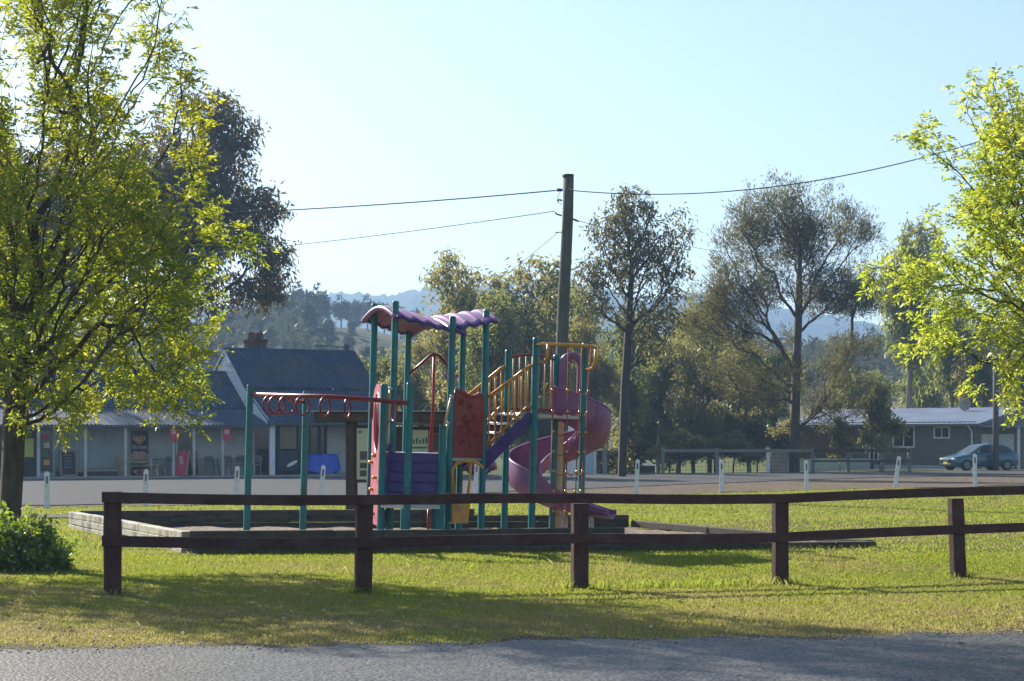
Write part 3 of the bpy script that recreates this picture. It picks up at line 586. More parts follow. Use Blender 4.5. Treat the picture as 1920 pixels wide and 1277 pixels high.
# ---------------------------------------------------------------- timber edged play pit
c1, c2, c3, c4 = Vector((PX(355, 27.4), 27.4, -.02)), Vector((PX(1640, 29.1), 29.1, -.02)), Vector((PX(1190, 34.5), 34.5, .06)), Vector((PX(137, 35.5), 35.5, -.02))
pit = thing('play_pit_border', 'weathered grey timber sleeper border round the play pit', 'border', c1)
HS, TS = .115, .17
def course(a, b, z, L, mat, t0=0.0, t1=1.0, j=0.0):
    d = (b - a); n = d.normalized(); T = d.length; s = T * t0 - j; k = 0
    while s < T * t1 - .02:
        e = min(s + L * random.uniform(.9, 1.05), T * t1); s0 = max(s, T * t0)
        if e - s0 > .1:
            p0, p1 = a + n * (s0 + .004), a + n * (e - .004); zz = z + HS / 2 + random.uniform(-.004, .004); sh = Vector((-n.y, n.x, 0)) * random.uniform(-.008, .008)
            mb = MB().bar(p0 + Vector((0, 0, zz + a.z)) + sh - Vector((0, 0, a.z)), p1 + Vector((0, 0, zz)) + sh, TS, HS - .005, .009); mb.build('sleeper', mat, pit)
        s = e
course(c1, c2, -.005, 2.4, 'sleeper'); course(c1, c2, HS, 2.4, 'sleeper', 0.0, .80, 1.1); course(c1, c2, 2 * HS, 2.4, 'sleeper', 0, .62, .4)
course(c4, c1, -.02, 2.2, 'sleeper_sunlit', .0, .985); course(c4, c1, HS - .015, 2.2, 'sleeper_sunlit', 0, .985, 1.2); course(c4, c1, 2 * HS - .015, 2.2, 'sleeper_sunlit', 0, .985, .5)
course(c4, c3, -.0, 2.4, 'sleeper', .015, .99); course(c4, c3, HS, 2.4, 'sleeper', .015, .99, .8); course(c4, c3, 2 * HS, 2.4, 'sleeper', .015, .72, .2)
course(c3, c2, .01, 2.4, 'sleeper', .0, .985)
pr = MB(); N = 30; rows = []
for i in range(N + 1):
    row = []
    for j in range(N + 1):
        u, v = i / N, j / N; p = (c1 * (1 - u) + c2 * u) * (1 - v) + (c4 * (1 - u) + c3 * u) * v
        row.append((p.x, p.y, .035 + .02 * math.sin(i * 1.7 + j) + .015 * math.sin(j * 2.3)))
    rows.append(row)
tag(pr.grid(rows).build('bark_chip_surface', 'chips', None, True), kind='structure')
# ---------------------------------------------------------------- white guide posts along the road edge
gp = [(88, 884, 961, 45.5, 0, 'before the shop doorway at the left edge'), (272, 880, 952, 47, .03, 'between the leafy tree and the pit corner'), (443, 874, 944, 49, .03, 'left of the ring-bar post'),
      (602, 872, 938, 50.5, .07, 'in front of the blue tarpaulin'), (891, 866, 932, 53, .05, 'seen through the yellow ladder'), (1193, 861, 925, 55, .045, 'just right of the spiral slide'), (1353, 862, 923, 56.5, .0, 'in front of the rail fence middle'), (1512, 863, 921, 57.5, .0, 'below the pine trunk'), (1678, 855, 917, 58.5, .13, 'the most tilted of the row'), (1828, 851, 916, 59.5, .0, 'in front of the teal car')]
gmesh = None
for px, ty, by, D, ln, lb in gp:
    x = PX(px, D); z = PZ(by, D); h = PZ(ty, D) - z
    root = thing('guide_post', 'white roadside guide post ' + lb, 'guide post', (x, D, z), 'white guide posts along the road'); root.rotation_euler = (0, ln, random.uniform(-.12, .12))
    mb = MB(); w_ = .06
    mb.prism([(-w_, -.022), (w_, -.022), (w_, .0), (.03, .028), (-.03, .028), (-w_, .0)], -.25, h - .04, lambda p, t_: (p[0], p[1], t_))
    mb.prism([(-w_, h - .04), (w_, h - .04), (w_ * .45, h), (-w_ * .45, h)], -.022, .012, lambda p, t_: (p[0], t_, p[1] + .0005))
    mb.build('post_body', 'guide', root, world=False)
    MB().box((.0, -.0245, h - .2), (.042, .005, .17)).build('reflector', 'reflector', root, world=False)
# ---------------------------------------------------------------- power pole and lines
D = 54; pb, ptp = Vector((PX(1047, D), D, -.2)), P(1065, 327, D)
pole = thing('power_pole', 'grey timber power pole standing behind the spiral slide', 'power pole', pb)
pts = [pb.lerp(ptp, k / 8) + Vector((.03 * math.sin(k * 1.1), 0, 0)) for k in range(9)]
MB().tube(pts, [.20 - .052 * k / 8 for k in range(9)], 14).build('shaft', 'pole', pole, True)
def at_pole(y): f = (PZ(y, D) - pb.z) / (ptp.z - pb.z); return pb.lerp(ptp, f)
q = at_pole(330); MB().tube([q + Vector((0, 0, -.03)), q + Vector((0, 0, .022))], .162, 14).build('cap_band', 'black', pole)
q = at_pole(357); mb = MB().tube([q + Vector((-.14, -.08, 0)), q + Vector((-.3, -.1, .0))], [.035, .05], 8); mb.build('insulator', 'black', pole, True)
MB().tube([q + Vector((.02, -.165, .03)), q + Vector((.17, -.14, -.02))], .02, 6).build('clamp', 'galv', pole)
q = at_pole(378); MB().tube([q + Vector((-.15, -.06, .02)), q + Vector((-.22, -.08, .04)), q + Vector((-.27, -.08, .03)), q + Vector((-.26, -.08, -.02))], .025, 6).build('insulator', 'black', pole)
MB().tube([at_pole(360) + Vector((-.2, -.1, 0)), at_pole(368) + Vector((-.27, -.1, 0)), at_pole(380) + Vector((-.26, -.1, 0)), at_pole(384) + Vector((-.15, -.08, 0))], .009, 5).build('jumper_wire', 'wire', pole)
q = at_pole(405); MB().tube([q + Vector((-.14, -.06, 0)), q + Vector((-.3, -.07, .05)), q + Vector((-.33, -.07, .1))], .022, 6).build('insulator', 'black', pole)
q = at_pole(412); MB().tube([q + Vector((.13, -.06, .03)), q + Vector((.25, -.07, -.02)), q + Vector((.34, -.07, -.06))], [.02, .03, .02], 6).build('insulator', 'black', pole)
q = at_pole(436); MB().tube([q + Vector((-.13, -.05, 0)), q + Vector((-.32, -.05, .0))], .014, 6).build('step_peg', 'galv', pole)
def line(px0, py0, D0, px1, py1, D1, sag, r, label):
    a, b = P(px0, py0, D0), P(px1, py1, D1); n = 40; pts = [a.lerp(b, k / n) - Vector((0, 0, sag * 4 * (k / n) * (1 - k / n))) for k in range(n + 1)]
    o = MB().tube(pts, r, 5).build('power_line', 'wire'); tag(o, label, 'power line', 'power lines at the pole')
line(1043, 357, 54, -500, 372, 84, .75, .018, 'thick overhead wire from pole top towards the left tree')
line(1040, 396, 54, 100, 490, 95, .3, .012, 'thinner lower overhead wire running left from the pole')
line(1046, 436, 54, 760, 640, 90, .25, .008, 'short stay wire slanting down left from the pole')
line(1070, 357, 54, 2120, 160, 46, .95, .014, 'overhead wire sagging from pole top up to the upper right')
line(1080, 413, 54, 1560, 480, 120, .5, .009, 'faint lower wire running right from the pole behind the gum')
# ---------------------------------------------------------------- play structure
S0 = 116.0; D0 = 31.0; hx0 = (796 - 960) / S0
play = thing('play_structure', 'colourful playground structure with teal posts, purple canopy and spiral slide', 'playground', (hx0, D0, .0))
LEAN = .026
def L(px, py, v):
    """local point of the play frame: photo column and row at depth offset v, the frame's lean taken out"""
    D = D0 + v; z = PZ(py, D); return Vector((PX(px, D) - hx0 - LEAN * z, v, z))
def Zp(py, v): return PZ(py, D0 + v)
def part(mb, name, mat, parent=None, smooth=False): return mb.build(name, mat, parent or play, smooth, world=False)
def tpost(x, y, top, name='post', r=.056, mat='teal'):
    n = 8; mb = MB(); pts = [(x, y, -.25), (x, y, top - .02), (x, y, top)]
    mb.tube(pts, [r, r, r * .8], n); return part(mb, name, mat)
hexR = .91; hexA = [-4.7, 55.3, 115.3, 175.3, 235.3, 295.3]   # G F C A B E
HX = {k: (hexR * math.cos(R(a)), hexR * math.sin(R(a))) for k, a in zip('GFCABE', hexA)}
for k, top in zip('GFCABE', (578, 585, 590, 572, 566, 592)): tpost(HX[k][0], HX[k][1], Zp(top, HX[k][1]))
DZ = 1.42
def slab(poly, z0, z1, name, mat):
    return part(MB().prism(poly, z0, z1, lambda p, t_: (p[0], p[1], t_)), name, mat)
slab([HX[k] for k in 'GFCABE'], DZ - .07, DZ, 'deck', 'galv')
# canopy: two ribbed moulded sheets, the left one arched
def canopy(c00, c10, c11, c01, arch, ribs, name):
    """corners: 00->10 along the ribs, 00->01 across them"""
    nu, nv = 16, ribs * 10; rows = []
    for j in range(nv + 1):
        v = j / nv; row = []
        for i in range(nu + 1):
            u = i / nu; p = (c00 * (1 - u) + c10 * u) * (1 - v) + (c01 * (1 - u) + c11 * u) * v
            rib = .040 * max(0.0, math.sin(v * ribs * 2 * math.pi - math.pi / 2)) ** .6
            row.append(p + Vector((0, 0, arch * math.sin(math.pi * min(1, u * .96 + .02)) + rib)))
        rows.append(row)
    o = part(MB().grid(rows), name, 'canopy', None, True)
    sm = o.modifiers.new('thick', 'SOLIDIFY'); sm.thickness = .035; sm.offset = -1
    # rolled front and back lips
    for v in (0, nv):
        part(MB().tube([rows[v][i] + Vector((0, 0, -.03)) for i in range(nu + 1)], .042, 8), 'canopy_lip', 'canopy', o, True)
    for u in (0, nu):
        part(MB().tube([r_[u] + Vector((0, 0, -.035)) for r_ in rows[::5]], .034, 6), 'canopy_edge', 'purple', o, True)
    return o
zc = lambda py, v: Zp(py, v)
def C(px, py, v): return L(px, py, v)
canopy(C(681, 603, .2), C(742, 594, -.85), C(872, 624, -.80), C(770, 628, .92), .19, 5, 'canopy_panel')
canopy(C(775, 617, .93), C(846, 614, -.82), C(931, 598, -.12), C(884, 600, .84), .17, 4, 'canopy_panel')
# low deck, purple moulded steps up to the tower
ZL = .64
lo = [(-.66, -1.42), (-.60, -1.78), (-.19, -2.02), (.30, -1.72), (.32, -1.42)]
slab(lo, ZL - .06, ZL, 'low_deck', 'galv')
for (x, y), top, d_ in (((-.60, -1.72), 722, -1.72), ((-.19, -1.98), 718, -1.98), ((.31, -1.66), 796, -1.66)): tpost(x, y, Zp(top, d_))
for (x, y) in ((-.5, -1.4), (.2, -1.4)): tpost(x, y, ZL - .05, 'post', .05)
st = []; ns = 5
xa, xb = -.53, .225
prof = []
for k in range(ns):
    y0, y1 = -1.46 + (.68) * k / ns, -1.46 + .68 * (k + 1) / ns; z0, z1 = ZL + (DZ - ZL) * k / ns, ZL + (DZ - ZL) * (k + 1) / ns
    prof += [(y0, z0 + .02), (y0 + .012, z1 - .015), (y0 + .03, z1)]
prof += [(-.76, DZ), (-.76, DZ - .14), (-1.40, ZL - .0), (-1.46, ZL)]
steps = part(MB().prism(prof, xa, xb, lambda p, t_: (t_, p[0], p[1])), 'moulded_steps', 'purple')
for x in (xa - .02, xb + .02):
    part(MB().prism([(-1.5, ZL + .01), (-1.5, ZL + .13), (-.80, DZ + .13), (-.74, DZ + .1), (-.74, DZ - .15), (-1.38, ZL)], x - .02, x + .02, lambda p, t_: (t_, p[0], p[1])), 'side_cheek', 'purple', steps)
# pink climbing panel between the back-left tower post and the low deck post
a, b = Vector((HX['A'][0] + .02, HX['A'][1], 0)), Vector((-.60, -1.66, 0)); ux = (b - a).normalized(); nn_ = Vector((-ux.y, ux.x, 0)); W_ = (b - a).length - .14; a0 = a + ux * .07
zt, zb_ = Zp(722, -.8), .28
def pan(p, t_): return a0 + ux * p[0] + nn_ * t_ + Vector((0, 0, p[1]))
out = [(0, zb_), (W_, zb_), (W_, zt - .25), (W_ * .8, zt - .08), (W_ * .62, zt), (W_ * .38, zt), (W_ * .2, zt - .08), (0, zt - .25)]
hc, hh_, hw = zt - .62, .48, W_ * .30
bm = bmesh.new()
ov = [bm.verts.new(pan(p, 0)) for p in out]; n_ = 20
hv = [bm.verts.new(pan((W_ / 2 + hw * math.cos(2 * math.pi * k / n_), hc + hh_ * math.sin(2 * math.pi * k / n_)), 0)) for k in range(n_)]
ed = [bm.edges.new((ov[i], ov[(i + 1) % 8])) for i in range(8)] + [bm.edges.new((hv[i], hv[(i + 1) % n_])) for i in range(n_)]
bmesh.ops.triangle_fill(bm, use_beauty=True, use_dissolve=False, edges=ed)
me = bpy.data.meshes.new('climbing_panel'); bm.to_mesh(me); bm.free(); me.materials.append(M['pink'])
pk = bpy.data.objects.new('climbing_panel', me); COL.objects.link(pk); pk.parent = play; pk['label'] = 'pink moulded climbing panel with oval opening and gold knobs'
sm = pk.modifiers.new('thick', 'SOLIDIFY'); sm.thickness = .045; sm.offset = 0
part(MB().tube([pan((W_ / 2 + hw * math.cos(2 * math.pi * k / 20), hc + hh_ * math.sin(2 * math.pi * k / 20)), 0) for k in range(20)], .032, 6, closed=True), 'opening_rim', 'pink', pk, True)
for f in (.36, .5, .64): part(MB().tube([pan((W_ * f, hc - hh_ * .9), 0), pan((W_ * f, hc + hh_ * .9), 0)], .016, 6), 'bar', 'red', pk, True)
for fx_, zz in ((.2, 1.25), (.62, 1.02), (.3, .82), (.75, .7), (.5, 1.36), (.5, .45)):
    part(MB().ball(pan((W_ * fx_, zz), .055 if nn_.x < 0 else -.055), .042, 8, 6, (1, 1, .8)), 'hand_hold', 'gold', pk, True)
# tan grab rails up the side of the tower
for x0, y0 in (((846, 742), (833, 800)), ((839, 792), (832, 852))), (((731, 730), (728, 790)), ((729, 772), (725, 836))):
    for (pa, pb_) in (x0, y0):
        v_ = -1.05 if pa[0] > 800 else -1.2
        p0, p1 = L(pa[0], pa[1], v_ - .05), L(pb_[0], pb_[1], v_ - .35); part(MB().tube([p0 + Vector((.02, .1, .0)), p0, p1, p1 + Vector((.0, .1, -.02))], .021, 7), 'grab_rail', 'cream_tube', None, True)
        part(MB().ball(p0, .034, 7, 5), 'rail_bolt', 'galv')
# red arched rail and post at the back of the tower
ra = [L(764, 705, .8), L(790, 682, .8), L(806, 667, .8), L(814, 663, .8), L(824, 667, .8), L(834, 678, .8), L(846, 694, .8)]
part(MB().tube(ra, .024, 8), 'arched_rail', 'red', None, True)
o = part(MB().tube([L(814, 664, .8), L(812, 760, .8), L(807, 846, .8)], .026, 8), 'fire_pole', 'redbright', None, True)
part(MB().tube([L(807, 812, .8), L(828, 812, .8), L(826, 846, .8), L(806, 846, .8)], .02, 6, closed=True), 'step_loop', 'redbright', o)
part(MB().tube([L(804, 955, -.5), L(803, 1000, -.5)], .024, 8), 'brace_post', 'redbright', None, True)
# brick-red moulded panel between the front-right tower posts
a, b = Vector((HX['E'][0], HX['E'][1], 0)), Vector((HX['G'][0], HX['G'][1], 0)); ux = (b - a).normalized(); nn_ = Vector((ux.y, -ux.x, 0)); W_ = (b - a).length - .13; a0 = a + ux * .065
z0, z1 = Zp(856, -.6), Zp(733, -.6); rows = []; nu, nv = 40, 52
bl = [(.25, .85), (.55, .8), (.35, .62), (.68, .62), (.22, .45), (.55, .42), (.75, .38), (.3, .25), (.6, .2), (.45, .55)]
for j in range(nv + 1):
    v = j / nv; row = []
    for i in range(nu + 1):
        u = i / nu; topz = z1 + .045 * math.sin(u * 2 * math.pi + .9) * (1 if v > .5 else v * 2) - (.06 if u > .9 or u < .04 else 0) * v ** 6
        e = sum(.04 * (max(0, 1 - (((u - bx) * W_) ** 2 + ((v - by_) * (z1 - z0)) ** 2) / .0045) - 1.3 * max(0, 1 - (((u - bx) * W_) ** 2 + ((v - by_) * (z1 - z0)) ** 2) / .0013)) for bx, by_ in bl)
        edge = .02 if (u < .05 or u > .95 or v < .04 or v > .95) else 0
        row.append(a0 + ux * (W_ * u) + nn_ * (.02 + e + edge) + Vector((0, 0, z0 + (topz - z0) * v)))
    rows.append(row)
rp = part(MB().grid(rows), 'moulded_panel', 'redpanel', None, True); sm = rp.modifiers.new('thick', 'SOLIDIFY'); sm.thickness = .05; sm.offset = -1
for bx, by_ in bl:
    cc = a0 + ux * (W_ * bx) + nn_ * .045 + Vector((0, 0, z0 + (z1 - z0) * by_)); part(MB().tube([cc + ux * (.045 * math.cos(k * .524)) + Vector((0, 0, .045 * math.sin(k * .524))) for k in range(12)], .012, 6, closed=True), 'embossed_ring', 'redpanel', rp, True)
rp['label'] = 'brick-red moulded play panel with wavy top edge'
part(MB().bar(a0 + Vector((0, 0, z0 - .03)), a0 + ux * W_ + Vector((0, 0, z0 - .03)), .05, .04), 'panel_bracket', 'galv', rp)
# yellow arched frame and bucket seat below
yf = part(MB().tube([L(850, 935, -.95), L(848, 880, -.95), L(856, 868, -.93), L(872, 862, -.9), L(892, 864, -.85), L(906, 874, -.8)], .026, 8), 'arched_frame', 'yellow', None, True)
part(MB().tube([L(883, 866, -.88), L(880, 905, -.9), L(876, 935, -.93)], .022, 7), 'frame_leg', 'yellow', yf, True)
part(MB().prism([(-.02, 0), (.23, 0), (.26, .42), (-.03, .42)], -.03, .05, lambda p, t_: L(850, 979, -1.0) + Vector((p[0], t_ + p[1] * .12, p[1]))), 'seat_panel', 'yellow', yf)
part(MB().bar(L(842, 979, -1.02), L(852, 979, -1.02), .03, .02), 'peg', 'cream_tube', yf)
# square tower
sq = Vector(((1016 - 960) / S0 - hx0, .35, 0)); SQ = {k: (sq.x + x, sq.y + y) for k, (x, y) in {'f': (-.18, -.62), 'r': (.62, -.18), 'b': (.18, .62), 'l': (-.62, .18)}.items()}
for k, top in (('f', 628), ('r', 636), ('b', 659), ('l', 652)): tpost(SQ[k][0], SQ[k][1], Zp(top, SQ[k][1]))
ZS = 2.09
slab([SQ[k] for k in 'frbl'], ZS - .06, ZS, 'upper_deck', 'galv')
# stair between the towers
m0, m1 = Vector((*HX['F'], 0)), Vector((*HX['G'], 0)); n0, n1 = Vector((*SQ['l'], 0)), Vector((*SQ['f'], 0))
stair = None; rails = []
for (p, q_) in ((m0, n0), (m1, n1)):
    d = (q_ - p); dn = d.normalized(); p_ = p + dn * .06; q2 = q_ - dn * .06; side = Vector((-dn.y, dn.x, 0)) * .018
    f_ = lambda s_, z_, t_: p_.lerp(q2, s_) + side * t_ + Vector((0, 0, z_))
    mb = MB().prism([(-.02, DZ - .26), (-.02, DZ + .03), (.93, ZS + .02), (1.0, ZS + .02), (1.0, ZS - .17)], -1, 1, lambda p3, t_: f_(p3[0], p3[1], t_))
    o = part(mb, 'stringer', 'purple', stair);  stair = stair or o
    za, zb2 = (DZ + .92, ZS + .76); n_ = 7
    hr_ = part(MB().tube([f_(0, za, 0), f_(.9, zb2 - .015, 0), f_(.97, zb2 + .01, 0), f_(1.02, zb2 + .01, 0)], .024, 8), 'handrail', 'yellow', None, True)
    part(MB().tube([f_(-.0, DZ + .13, 0), f_(.9, ZS + .1, 0), f_(1.0, ZS + .13, 0)], .02, 7), 'bottom_rail', 'yellow', hr_, True)
    for k in range(n_):
        s_ = .04 + .88 * k / (n_ - 1); part(MB().tube([f_(s_, DZ + .13 + (ZS - DZ - .03) * s_ / .9, 0), f_(s_, za + (zb2 - za) * s_ / .9 - .01, 0)], .015, 6), 'baluster', 'yellow', hr_, True)
for k in range(4):
    s_ = .14 + .24 * k; c0, c1_ = m0.lerp(n0, s_), m1.lerp(n1, s_); zz = DZ + .04 + (ZS - DZ) * (k + 1) / 4.3
    mb = MB().bar(c0.lerp(c1_, .05) + Vector((0, 0, zz)), c0.lerp(c1_, .95) + Vector((0, 0, zz)), .19, .035, .006); part(mb, 'tread', 'galv', stair)
# brown barred barrier at back of the upper deck
for (ka, kb, n_) in (('l', 'b', 7), ('f', 'r', 0)):
    if not n_: continue
    p, q_ = Vector((*SQ[ka], 0)), Vector((*SQ[kb], 0))
    g = part(MB().tube([p.lerp(q_, s_) + Vector((0, 0, ZS + .92 + .07 * math.sin(s_ * math.pi))) for s_ in [k / 8 for k in range(9)]], .022, 7), 'barrier', 'red', None, True)
    part(MB().tube([p + Vector((0, 0, ZS + .08)), q_ + Vector((0, 0, ZS + .08))], .02, 6), 'bottom_rail', 'red', g)
    for k in range(n_):
        s_ = (k + .8) / (n_ + .6); part(MB().tube([p.lerp(q_, s_) + Vector((0, 0, ZS + .08)), p.lerp(q_, s_) + Vector((0, 0, ZS + .93 + .07 * math.sin(s_ * math.pi)))], .012, 6), 'bar', 'cream_tube', g, True)
# purple slide: hood, spiral chute, supports
cs_ = Vector(((1044 - 960) / (F / (D0 + 1.55)) - hx0, 1.62, 0)); RC = .56; chute = []
def chute_frame(t_):
    if t_ <= 1:
        a = R(-100) + t_ * R(352); c = cs_ + Vector((RC * math.cos(a), RC * math.sin(a), ZS - .03 - (ZS - .62) * t_)); rd = Vector((math.cos(a), math.sin(a), 0)); return c, rd
    c, rd = chute_frame(1.0); a = R(-100) + R(352); tg = Vector((-math.sin(a), math.cos(a), 0)); s_ = (t_ - 1)
    return c + tg * s_ + Vector((0, 0, -.24 * s_ * (1 - .35 * s_))), rd
rows = []
for k in range(79):
    t_ = k / 64 if k <= 64 else 1 + (k - 64) * .08
    c, rd = chute_frame(t_); f_ = 1.0 if t_ <= 1 else max(.35, 1 - (t_ - 1) * .62); fo = f_ * (1.0 if t_ < .9 else 1 - .35 * min(1, (t_ - .9) / .3))
    rows.append([c + rd * x + Vector((0, 0, z)) for x, z in ((.295, .50 * fo), (.30, .46 * fo), (.305, .30 * fo), (.285, .14 * fo), (.22, .03), (.1, -.015), (-.06, -.015), (-.18, .03), (-.235, .12 * f_), (-.25, .24 * f_), (-.24, .27 * f_))])
sl_ = part(MB().grid(rows), 'spiral_slide', 'slide', None, True); sm = sl_.modifiers.new('thick', 'SOLIDIFY'); sm.thickness = .022; sm.offset = 0
part(MB().tube([r_[0] for r_ in rows], .026, 7), 'outer_rim', 'slide', sl_, True); part(MB().tube([r_[-1] for r_ in rows], .024, 7), 'inner_rim', 'slide', sl_, True)
for t_ in (.17, .34, .5, .67, .84):
    i = int(t_ * 64); part(MB().tube([p + (p - chute_frame(t_)[0]).normalized() * .012 for p in rows[i]], .018, 6), 'joint_flange', 'slide', sl_, True)
part(MB().tube([(cs_.x, cs_.y, -.2), (cs_.x, cs_.y, ZS - .1)], .075, 10), 'centre_column', 'cream_tube', sl_)
for t_ in (1.30, 1.75):
    c, rd = chute_frame(min(t_, 1.98)); 
    for sx in (-.1, .14): part(MB().tube([c + rd * sx + Vector((0, 0, -.02)), c + rd * sx + Vector((0, 0, -.02 - c.z - .1))], .028, 7), 'support_leg', 'galv', sl_)
# hood arch
hc0 = Vector((cs_.x - .02, sq.y + .60, 0)); hb = L(1071, 658, .95).z; rows = []
hx_ = L(1071, 700, .95).x
for k in range(25):
    f = k / 24
    if f < .3: p, o_, n2 = (-.17, ZS + f / .3 * (hb - .17 - ZS)), (-1, 0), 0
    elif f > .7: p, o_, n2 = (.17, ZS + (1 - f) / .3 * (hb - .17 - ZS)), (1, 0), 0
    else:
        a = math.pi * (1 - (f - .3) / .4); p, o_ = (.17 * math.cos(a), hb - .17 + .17 * math.sin(a)), (math.cos(a), math.sin(a))
    q3 = Vector((hx_ + p[0], .95, p[1])); od = Vector((o_[0], 0, o_[1])); rows.append([q3 + od * x + Vector((0, y, 0)) for x, y in ((-.075, .09), (-.075, -.03), (-.05, -.075), (.01, -.085), (.04, -.05), (.045, .09), (-.075, .09))])
part(MB().grid(rows), 'hood_arch', 'slide', sl_, True)
# yellow overhead hoop and the rope net hanging from it
pf, prr = Vector((*SQ['f'], 0)), Vector((*SQ['r'], 0)); od = (prr - pf).normalized(); on = Vector((od.y, -od.x, 0)); zt = Zp(640, -.4); zl = Zp(674, -.4); W_ = (prr - pf).length
path = [pf + on * .04 + Vector((0, 0, zl)), pf + on * .22 + od * .04 + Vector((0, 0, zl)), pf + on * .30 + od * .04 + Vector((0, 0, zl + .07)), pf + on * .32 + od * .04 + Vector((0, 0, zt))]
hoop = part(MB().tube(path, .026, 8), 'hoop_bracket', 'yellow', None, True)
path = [prr + on * .04 + Vector((0, 0, zl - .06)), prr + on * .24 - od * .0 + Vector((0, 0, zl - .06)), prr + on * .33 + Vector((0, 0, zl + .02)), prr + on * .35 + Vector((0, 0, zt))]
part(MB().tube(path, .026, 8), 'hoop_bracket', 'yellow', None, True)
ringp = [pf + Vector((0, 0, zt + .01)), pf + on * .2 + od * .02 + Vector((0, 0, zt)), pf + on * .36 + od * .22 + Vector((0, 0, zt)), pf + on * .43 + od * .5 + Vector((0, 0, zt)), pf + on * .40 + od * .8 + Vector((0, 0, zt)), pf + on * .2 + od * 1.0 + Vector((0, 0, zt)), prr + on * .05 + od * .06 + Vector((0, 0, zt))]
part(MB().tube(ringp, .028, 8), 'overhead_hoop', 'yellow', hoop, True)
net = None; levels = [zt - .02, Zp(725, -.4), Zp(765, -.4), Zp(803, -.4), Zp(840, -.4), Zp(877, -.4), Zp(914, -.4), Zp(952, -.4), .12]
def netp(c, z, ph):
    s_ = (.12, .38, .66, .93)[c]; f = (zt - z) / zt; sp = .5 + (s_ - .5) * (1 - .42 * f); out_ = (.30, .42, .42, .30)[c] * (1 - .12 * f) + .03 * math.sin(f * math.pi)
    return pf + od * (W_ * sp) + on * out_ + Vector((0, 0, z))
for c in range(4):
    o = part(MB().tube([netp(c, z, 0) + Vector((.008 * math.sin(k * 2 + c), 0, 0)) for k, z in enumerate(levels)], .011, 6), 'climbing_rope', 'rope', net, True); net = net or o
for k, z in enumerate(levels[1:-1]):
    pts = []
    for c in range(4):
        p = netp(c, z, 0); pts.append(p)
        if c < 3: n2 = netp(c + 1, z, 0); pts += [p.lerp(n2, .3) - Vector((0, 0, .055)), p.lerp(n2, .62) - Vector((0, 0, .062))]
    part(MB().tube(pts, .010, 6), 'cross_rope', 'rope', net, True)
    for c in range(4): part(MB().ball(netp(c, z, 0), .024, 7, 5), 'rope_joint', 'gold', net, True)
# ring bar: two posts, curved overhead beam with hanging rings
for px, top, v in ((466, 730, -.25), (571, 740, .1)):
    q3 = L(px, 860, v); tpost(q3.x, q3.y, Zp(top, v), 'post', .056)
q0, q1 = L(468, 953, -.25), L(571, 953, .1); part(MB().tube([q0, q1], .022, 7), 'foot_bar', 'galv', None, True)
bp_ = [(474, 747, -.25), (492, 748, -.62), (520, 748, -1.15), (560, 748, -1.65), (610, 748, -1.98), (660, 750, -2.12), (705, 752, -2.16), (745, 755, -2.08), (766, 756, -1.98)]
pts = [L(*b_) for b_ in bp_]; dense = []
for i in range(len(pts) - 1):
    for k in range(6): 
        p0, p1, p2, p3 = pts[max(i - 1, 0)], pts[i], pts[i + 1], pts[min(i + 2, len(pts) - 1)]; t_ = k / 6
        dense.append(.5 * ((2 * p1) + (p2 - p0) * t_ + (2 * p0 - 5 * p1 + 4 * p2 - p3) * t_ ** 2 + (3 * p1 - p0 - 3 * p2 + p3) * t_ ** 3))
dense.append(pts[-1]); beam = part(MB().tube(dense, .036, 9), 'overhead_beam', 'red', None, True)
part(MB().tube([L(571, 760, .1), L(545, 757, -.3), L(535, 749, -1.35)], .026, 8), 'beam_brace', 'red', beam, True)
for px in (508, 522, 541, 570, 607, 651, 698, 742):
    best = min(range(1, len(dense) - 1), key=lambda i: abs((dense[i].x + hx0 + LEAN * dense[i].z) / (D0 + dense[i].y) * F + 960 - px))
    c = dense[best]; tg = (dense[best + 1] - dense[best - 1]).normalized(); sd = Vector((-tg.y, tg.x, 0)).normalized(); rr = .142
    ring = part(MB().tube([c + Vector((0, 0, -rr - .01)) + sd * (rr * math.sin(2 * math.pi * k / 20)) + Vector((0, 0, rr * math.cos(2 * math.pi * k / 20))) for k in range(20)], .017, 6, closed=True), 'hanging_ring', 'red', beam, True)
for o in [play]: o.rotation_euler = (0, LEAN, 0)
# ---------------------------------------------------------------- weatherboard shop
M['wboard'] = pmat('cream_weatherboard', (0.50, 0.49, 0.44), (0.58, 0.57, 0.52), 3, 0.6, .1, 20, stretch=(1, 6, 6), c3=(.42, .41, .36), s3=1.2)
M['wwhite'] = pmat('white_gable_board', (0.74, 0.75, 0.74), (0.8, 0.8, 0.79), 3, 0.55, .1, 20, c3=(.6, .6, .58), s3=1.5)
M['roofblue'] = pmat('blue_grey_roof_iron', (0.048, 0.08, 0.125), (0.062, 0.096, 0.142), 1.2, 0.8, .03, 8, c3=(.10, .105, .115), s3=.6, spec=.08)
M['clad'] = pmat('pale_green_cladding', (0.36, 0.40, 0.38), (0.42, 0.45, 0.42), 2, .5, .05, 10)
M['slab'] = pmat('concrete_slab', (.28, .27, .25), (.36, .35, .33), 3, .9, .3, 20)
M['dark'] = pmat('dark_interior', (.02, .018, .016), (.03, .027, .024), 3, .7)
M['glass'] = glassmat('shop_glass', (.035, .032, .026), .06)
M['glasstan'] = glassmat('tan_reflection_glass', (.20, .15, .075), .12)
M['brick'] = pmat('old_brick', (.19, .065, .035), (.11, .042, .027), 6, .9, .9, 9, stretch=(1, 1, 2.5), c3=(.06, .03, .022), s3=2.5)
M['timber'] = pmat('dark_timber', (.07, .04, .025), (.11, .065, .04), 4, .8, .5, 20, stretch=(5, 5, 1))
M['benchwood'] = pmat('bench_timber', (.33, .24, .12), (.42, .31, .17), 5, .7, .3, 20)
